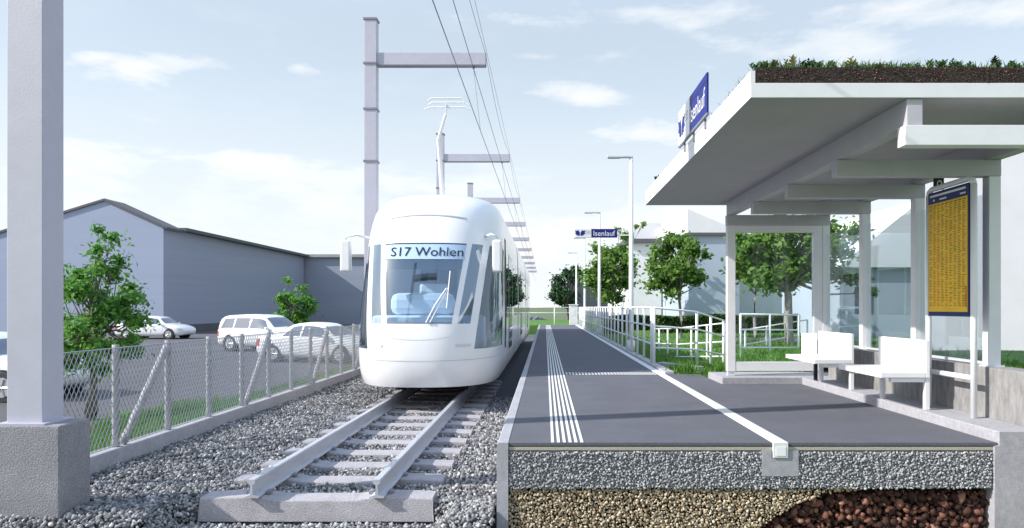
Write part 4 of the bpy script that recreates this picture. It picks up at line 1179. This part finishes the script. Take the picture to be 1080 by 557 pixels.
tree('maple_tree', 'slim tree with a thin trunk just left of the large tree behind the glass', (6.75, 21.5, 0.1), 1.3, (6.7, 21.5, 2.6), (0.9, 0.8, 0.8), 18, 0.35, 2400, 0.09, M['leaf'], 106, 0.05, 'bark_pale', 'trees right of the platform')
tree('broadleaf_tree', 'dark green tree past the far end of the platform', (2.0, 60, -0.9), 2.2, (2.0, 60, 3.1), (1.5, 1.4, 1.9), 30, 0.6, 4200, 0.16, M['leaf_dark'], 107, 0.13, 'bark', 'trees right of the platform',
     extra=((0.9, 60, 2.9, 0.5), (2.6, 60, 4.6, 0.5), (0.6, 60, 2.0, 0.4)))
# hedges
def hedge(lab, x0, x1, y0, y1, z0, z1, n, seed):
    t = thing('hedge', lab, 'hedge', (0.5 * (x0 + x1), 0.5 * (y0 + y1), z0))
    MB().box(x0 + 0.12, x1 - 0.12, y0 + 0.12, y1 - 0.12, z0, z1 - 0.12).build('branches', M['sedum_dark'] if False else M['bark'], t)
    r = np.random.default_rng(seed)
    P = np.stack([r.uniform(x0, x1, n), r.uniform(y0, y1, n), r.uniform(z0, z1, n)], 1)
    f = r.random(n)
    P[f < 0.45, 1] = y0 + r.uniform(0, 0.14, (f < 0.45).sum())
    P[(f >= 0.45) & (f < 0.8), 2] = z1 - r.uniform(0, 0.10, ((f >= 0.45) & (f < 0.8)).sum())
    P[:, 2] += 0.05 * np.sin(P[:, 0] * 2.1)
    nr = r.normal(size=(n, 3)); nr /= np.linalg.norm(nr, axis=1)[:, None]
    u = np.cross(nr, r.normal(size=(n, 3))); u /= np.linalg.norm(u, axis=1)[:, None]; v = np.cross(nr, u)
    s = 0.07
    A = np.stack([P - u * s, P + v * s * 0.6, P + u * s, P - v * s * 0.6], 1)
    np_mesh('foliage', A.reshape(-1, 3), np.arange(4 * n).reshape(-1, 4), M['hedge'], np.repeat(r.random(n), 4), t)
hedge('long clipped dark green hedge in front of the houses', 4.4, 14.5, 26, 27, 0.0, 0.78, 15000, 201)
hedge('dark green hedge nearer the platform, left of the long hedge', 2.5, 5.6, 29, 29.9, 0.0, 0.72, 6000, 202)

# ------------------------------------------------------------------ houses right
h = thing('house', 'grey blue house with a pale sloping roof behind the round tree', 'house', (7.6, 32, 0))
X0 = (727 - VX) * 31 / F
MB().box(X0, 9.0, 31, 44, 0.0, 4.42).build('wall', M['house_blue'], h)
MB().box(X0 - 0.12, 9.05, 30.85, 44.1, 4.421, 4.56).build('eaves', M['roofdark'], h)
MB().prism([(X0 - 0.1, 30.9, 4.561), (X0 - 0.1, 30.9, 5.65), (9.0, 30.9, 4.62), (9.0, 30.9, 4.561)], (0, 13, 0)).build('roof', M['house_white'], h)
h = thing('house', 'long low white house with a dark eaves line behind the trees', 'house', (5.3, 38, 0))
X0w = (662 - VX) * 38 / F
MB().box(X0w, 6.6, 38, 50, 0.0, 4.75).build('wall', M['house_white'], h)
MB().box(X0w - 0.2, 6.6, 37.7, 50.1, 4.751, 4.98).build('eaves', M['roofdark'], h)
MB().prism([(X0w - 0.1, 38.2, 4.985), (6.6, 38.2, 4.985), (6.6, 38.2, 5.9), (X0w + 1.0, 38.2, 5.9)], (0, 11, 0)).build('roof', M['house_white'], h)
h = thing('house', 'white house far behind the large tree, seen through the shelter glass', 'house', (13, 34, 0))
MB().box(9.2, 16.0, 33, 42, 0.0, 3.6).build('wall', M['house_white'], h)
MB().box(9.1, 16.1, 32.8, 42.1, 3.601, 3.75).build('eaves', M['concrete_light'], h)
h = thing('house', 'small gabled house with a white roof over a grey wall beside the glass', 'house', (10.5, 22, 0.1))
MB().box(9.9, 13.6, 22.5, 28, 0.0, 2.45).build('wall', M['house_blue'], h)
MB().prism([(9.75, 22.3, 2.451), (13.8, 22.3, 2.451), (13.8, 22.3, 4.6), (12.6, 22.3, 4.75)], (0, 5.9, 0)).build('roof', M['house_white'], h)
MB().box(10.4, 11.0, 22.485, 22.499, 0.9, 1.8).build('window', M['carglass'], h)
h = thing('house', 'white rendered house just right of the timetable board', 'house')
h.location = (8.05, 14.0, 0.0); h.rotation_euler.z = R(-24)
MB().box(0, 9.0, 0, 2.6, -0.3, 5.6).build('wall', M['house_lilac'], h, local=True)
MB().box(-0.1, 9.1, -0.1, 2.7, 5.601, 5.75).build('eaves', M['concrete_light'], h, local=True)
MB().box(-0.02, 9.02, -0.02, 2.62, -0.3, 0.18).build('plinth', M['concrete_light'], h, local=True)
sh_ = thing('shed', 'dark metal shed behind the far lamps', 'shed', (4, 63, -0.9))
MB().box(2.2, 7.0, 62.5, 68, -0.95, 4.4).build('wall', M['shed'], sh_)
MB().box(2.1, 7.1, 62.3, 68.1, 4.401, 4.55).build('roof', M['roofdark'], sh_)

# ------------------------------------------------------------------ halls left
XL = -28.4; YG = 49.8
h = thing('hall', 'long grey blue hall with a dark pitched roof behind the car park', 'hall', (XL - 6, YG + 15, -0.95))
def gp(px, py, Y=YG): return ((px - VX) * Y / F, Y, CAMZ + (VY - py) * Y / F)
a = gp(-70, 268); b = gp(111, 212); c = gp(172, 240)
MB().prism([(a[0], YG, -0.95), a, b, (XL, YG, c[2]), (XL, YG, -0.95)], (0, 2.2, 0)).build('wall', [M['hall'], M['hall_grey']], h)
MB().box(XL - 9, XL - 0.003, YG + 2.201, YG + 29, -0.95, c[2] - 0.02).build('wall', M['hall_grey'], h)
MB().box(XL - 9, XL + 0.55, YG + 2.21, YG + 29.4, c[2] - 0.015, c[2] + 0.24).build('roof', M['roofdark'], h)
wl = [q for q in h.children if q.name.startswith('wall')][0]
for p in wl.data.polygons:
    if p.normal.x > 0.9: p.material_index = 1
def slab(p, q, th=0.18, over=0.12):
    p = Vector((p[0], YG - over, p[2])); q = Vector((q[0], YG - over, q[2]))
    return MB().prism([p + Vector((0, 0, 0.01)), q + Vector((0, 0, 0.01)), q + Vector((0, 0, th)), p + Vector((0, 0, th))], (0, 2.4, 0))
cx = XL + 0.3; cz = c[2] - 0.3 * (b[2] - c[2]) / (XL - b[0])
slab(a, b).build('roof', M['roofdark'], h); slab(b, (cx, 0, cz)).build('roof', M['roofdark'], h)
MB().box(XL + 0.001, XL + 0.06, YG + 0.1, YG + 28.9, -0.95, -0.25).build('plinth', M['roofdark'], h)
h2 = thing('hall', 'lower grey hall with a thin pale roof edge, partly behind the tram', 'hall', (-20, 79, -0.95))
MB().box(-33, -8, 79.2, 100, -0.95, 7.0).build('wall', M['hall_grey'], h2)
MB().box(-33.2, -7.8, 78.8, 100.2, 7.001, 7.35).build('roof', M['concrete'], h2)

# ------------------------------------------------------------------ cars
def make_car(lab, loc, heading, kind='sedan', paint='car'):
    t = thing('parked_car', lab, 'car', loc, 'cars in the car park', rz=heading)
    if kind == 'sedan':
        # x, z_bottom, half width, shoulder z, top half width, top z
        st = [(-2.30, 0.42, 0.62, 0.62, 0.52, 0.70), (-2.22, 0.28, 0.78, 0.78, 0.70, 0.93), (-1.9, 0.22, 0.87, 0.86, 0.78, 0.99), (-1.45, 0.20, 0.90, 0.90, 0.76, 1.04),
              (-0.75, 0.19, 0.91, 0.92, 0.60, 1.38), (-0.2, 0.19, 0.91, 0.91, 0.60, 1.45), (0.3, 0.19, 0.91, 0.90, 0.60, 1.42), (0.62, 0.19, 0.91, 0.89, 0.62, 1.32),
              (1.15, 0.20, 0.90, 0.86, 0.76, 0.97), (1.75, 0.22, 0.87, 0.79, 0.74, 0.86), (2.12, 0.26, 0.78, 0.68, 0.64, 0.73), (2.28, 0.36, 0.60, 0.55, 0.50, 0.60)]
        cab = (-1.35, -0.78, 0.62, 1.10); wr = 0.32; wx = (-1.38, 1.38)
    else:
        st = [(-2.22, 0.50, 0.66, 0.70, 0.55, 0.85), (-2.15, 0.32, 0.82, 0.92, 0.68, 1.30), (-1.95, 0.27, 0.89, 0.98, 0.66, 1.58), (-1.5, 0.25, 0.92, 1.00, 0.66, 1.65),
              (-0.6, 0.24, 0.93, 1.00, 0.66, 1.68), (0.1, 0.24, 0.93, 0.99, 0.66, 1.66), (0.45, 0.24, 0.93, 0.98, 0.66, 1.58), (0.7, 0.24, 0.93, 0.97, 0.68, 1.42),
              (1.15, 0.25, 0.92, 0.96, 0.78, 1.09), (1.7, 0.27, 0.89, 0.90, 0.76, 0.99), (2.05, 0.32, 0.80, 0.80, 0.66, 0.86), (2.2, 0.45, 0.62, 0.64, 0.52, 0.70)]
        cab = (-1.92, -1.5, 0.5, 1.08); wr = 0.36; wx = (-1.32, 1.38)
    xs = [s[0] for s in st]
    def par(x): return [interp([(s[0], s[q]) for s in st], x) for q in range(1, 6)]
    def S(x, v, out=0.0):
        zb_, w_, zs, wt, zt = par(x)
        pr = [(0, zb_), (0.88 * w_, zb_), (0.985 * w_, zb_ + 0.12), (w_, 0.5 * (zb_ + zs)), (0.975 * w_, zs), (wt, zt - 0.06 * (zt - zs) - 0.02), (wt * 0.86, zt), (0, zt + 0.02)]
        i = min(int(v), 6); f = v - i
        a, b = pr[i], pr[i + 1]
        p = Vector((x, a[0] + (b[0] - a[0]) * f, a[1] + (b[1] - a[1]) * f))
        if out:
            d = Vector((0, b[1] - a[1], a[0] - b[0])); d = Vector((0, d.y, d.z))
            if d.length > 0: p += d.normalized() * out
        return p
    NX = 44; NV = 14
    k = MB(); vs = []; fs = []
    for i in range(NX + 1):
        x = xs[0] + (xs[-1] - xs[0]) * i / NX
        half = [S(x, 7 * j / NV) for j in range(NV + 1)]
        ring = half + [Vector((p.x, -p.y, p.z)) for p in reversed(half[1:-1])]
        vs += ring
    m_ = 2 * NV
    for i in range(NX):
        for j in range(m_):
            fs.append((i * m_ + j, i * m_ + (j + 1) % m_, (i + 1) * m_ + (j + 1) % m_, (i + 1) * m_ + j))
    fs.append(tuple(range(m_ - 1, -1, -1))); fs.append(tuple(NX * m_ + j for j in range(m_)))
    k.add(vs, fs); bd = k.build('body', M[paint], t, smooth=True, local=True)
    bm = bmesh.new(); bm.from_mesh(bd.data); bmesh.ops.recalc_face_normals(bm, faces=bm.faces); bm.to_mesh(bd.data); bm.free()
    def patch(x0, x1, v0, v1, s, name, m, n=5, nv=3, out=0.008, sx0=0.0, sx1=0.0, parent=t):
        k = MB(); vs = []; fs = []
        for i in range(n + 1):
            for j in range(nv + 1):
                g_ = j / nv
                xa = x0 + sx0 * g_; xb = x1 + sx1 * g_
                p = S(xa + (xb - xa) * i / n, v0 + (v1 - v0) * g_, out); vs.append((p.x, s * p.y, p.z))
        for i in range(n):
            for j in range(nv):
                a = i * (nv + 1) + j; f = (a, a + 1, a + nv + 2, a + nv + 1)
                fs.append(f if s < 0 else f[::-1])
        return k.add(vs, fs).build(name, m, parent, smooth=True, local=True)
    def wide(x0, x1, name, m, v0=5.35):
        k = MB(); vs = []; fs = []; n = 5; cols = [(1, v0 + (7 - v0) * j / 4) for j in range(5)] + [(-1, v0 + (7 - v0) * (3 - j) / 4) for j in range(4)]
        for i in range(n + 1):
            for s, v in cols:
                p = S(x0 + (x1 - x0) * i / n, min(v, 6.999), 0.0); vs.append((p.x + (0.01 if x0 > 0 else -0.01), s * p.y, p.z + 0.012))
        c_ = len(cols)
        for i in range(n):
            for j in range(c_ - 1):
                a = i * c_ + j; fs.append((a, a + 1, a + c_ + 1, a + c_))
        return k.add(vs, fs).build(name, m, t, smooth=True, local=True)
    rb, rt, ft, fb = cab
    wide(ft + 0.05, fb - 0.02, 'windscreen', M['carglass']); wide(rb + 0.05 if kind == 'sedan' else -2.12, rt - 0.04 if kind == 'sedan' else -1.98, 'rear_window', M['carglass'])
    for s in (-1, 1):
        xm = -0.25
        if kind == 'sedan':
            patch(-1.05, xm - 0.05, 4.12, 4.88, s, 'side_window', M['carglass'], sx0=0.38)
            patch(xm + 0.03, 0.92, 4.12, 4.88, s, 'side_window', M['carglass'], sx1=-0.36)
        else:
            patch(-1.92, -1.2, 4.12, 4.85, s, 'side_window', M['carglass'], sx0=0.12)
            patch(-1.12, xm - 0.03, 4.12, 4.85, s, 'side_window', M['carglass'])
            patch(xm + 0.04, 0.92, 4.12, 4.85, s, 'side_window', M['carglass'], sx1=-0.36)
        for xx in (-1.08, xm, 0.98): patch(xx, xx + 0.012, 2.0, 4.05, s, 'door_seam', M['seam'], 1, 5, 0.003)
        p = S(0.85, 4.1); MB().box(p.x - 0.05, p.x + 0.08, min(s * p.y, s * (p.y + 0.2)), max(s * p.y, s * (p.y + 0.2)), p.z, p.z + 0.13).build('wing_mirror', M[paint], t, bevel=0.03, local=True)
        patch(1.92, 2.18, 3.3, 4.3, s, 'headlight', M['lampclear'], 3, 2)
        patch(-2.22, -2.02, 3.2, 4.2, s, 'tail_light', M['lampred'], 3, 2)
        for x in wx:
            y0 = par(x)[1] * 0.99
            MB().tube([(x, s * (y0 - 0.20), wr), (x, s * (y0 + 0.003), wr)], wr + 0.055, 28).build('wheel_arch', M['black'], t, local=True)
            wl_ = MB().tube([(x, s * (y0 - 0.18), wr), (x, s * (y0 + 0.015), wr)], wr, 28).build('wheel', M['tyre'], t, local=True, bevel=0.015)
            kk = MB().tube([(x, s * (y0 + 0.0155), wr), (x, s * (y0 + 0.022), wr)], wr * 0.66, 24)
            for q in range(5):
                an = q * 2 * math.pi / 5
                kk.tube([(x, s * (y0 + 0.024), wr), (x + math.cos(an) * wr * 0.6, s * (y0 + 0.024), wr + math.sin(an) * wr * 0.6)], 0.022, 6)
            kk.build('rim', M['rim'], wl_, local=True)
    return t
make_car('white saloon parked by the hall wall right of the young tree', ((165 - VX) * 43 / F, 43, -0.90), R(-4), 'sedan')
make_car('white estate car with a tall tail, behind the nearer saloon at the fence', ((282 - VX) * 31 / F, 31, -0.90), R(-20), 'suv')
make_car('white saloon close behind the fence, its nose next to the tram', ((338 - VX) * 25 / F, 25, -0.90), R(-16), 'sedan')
make_car('white car half hidden behind the front mast and the young tree', (-12.7, 15.2, -0.90), R(-8), 'sedan')
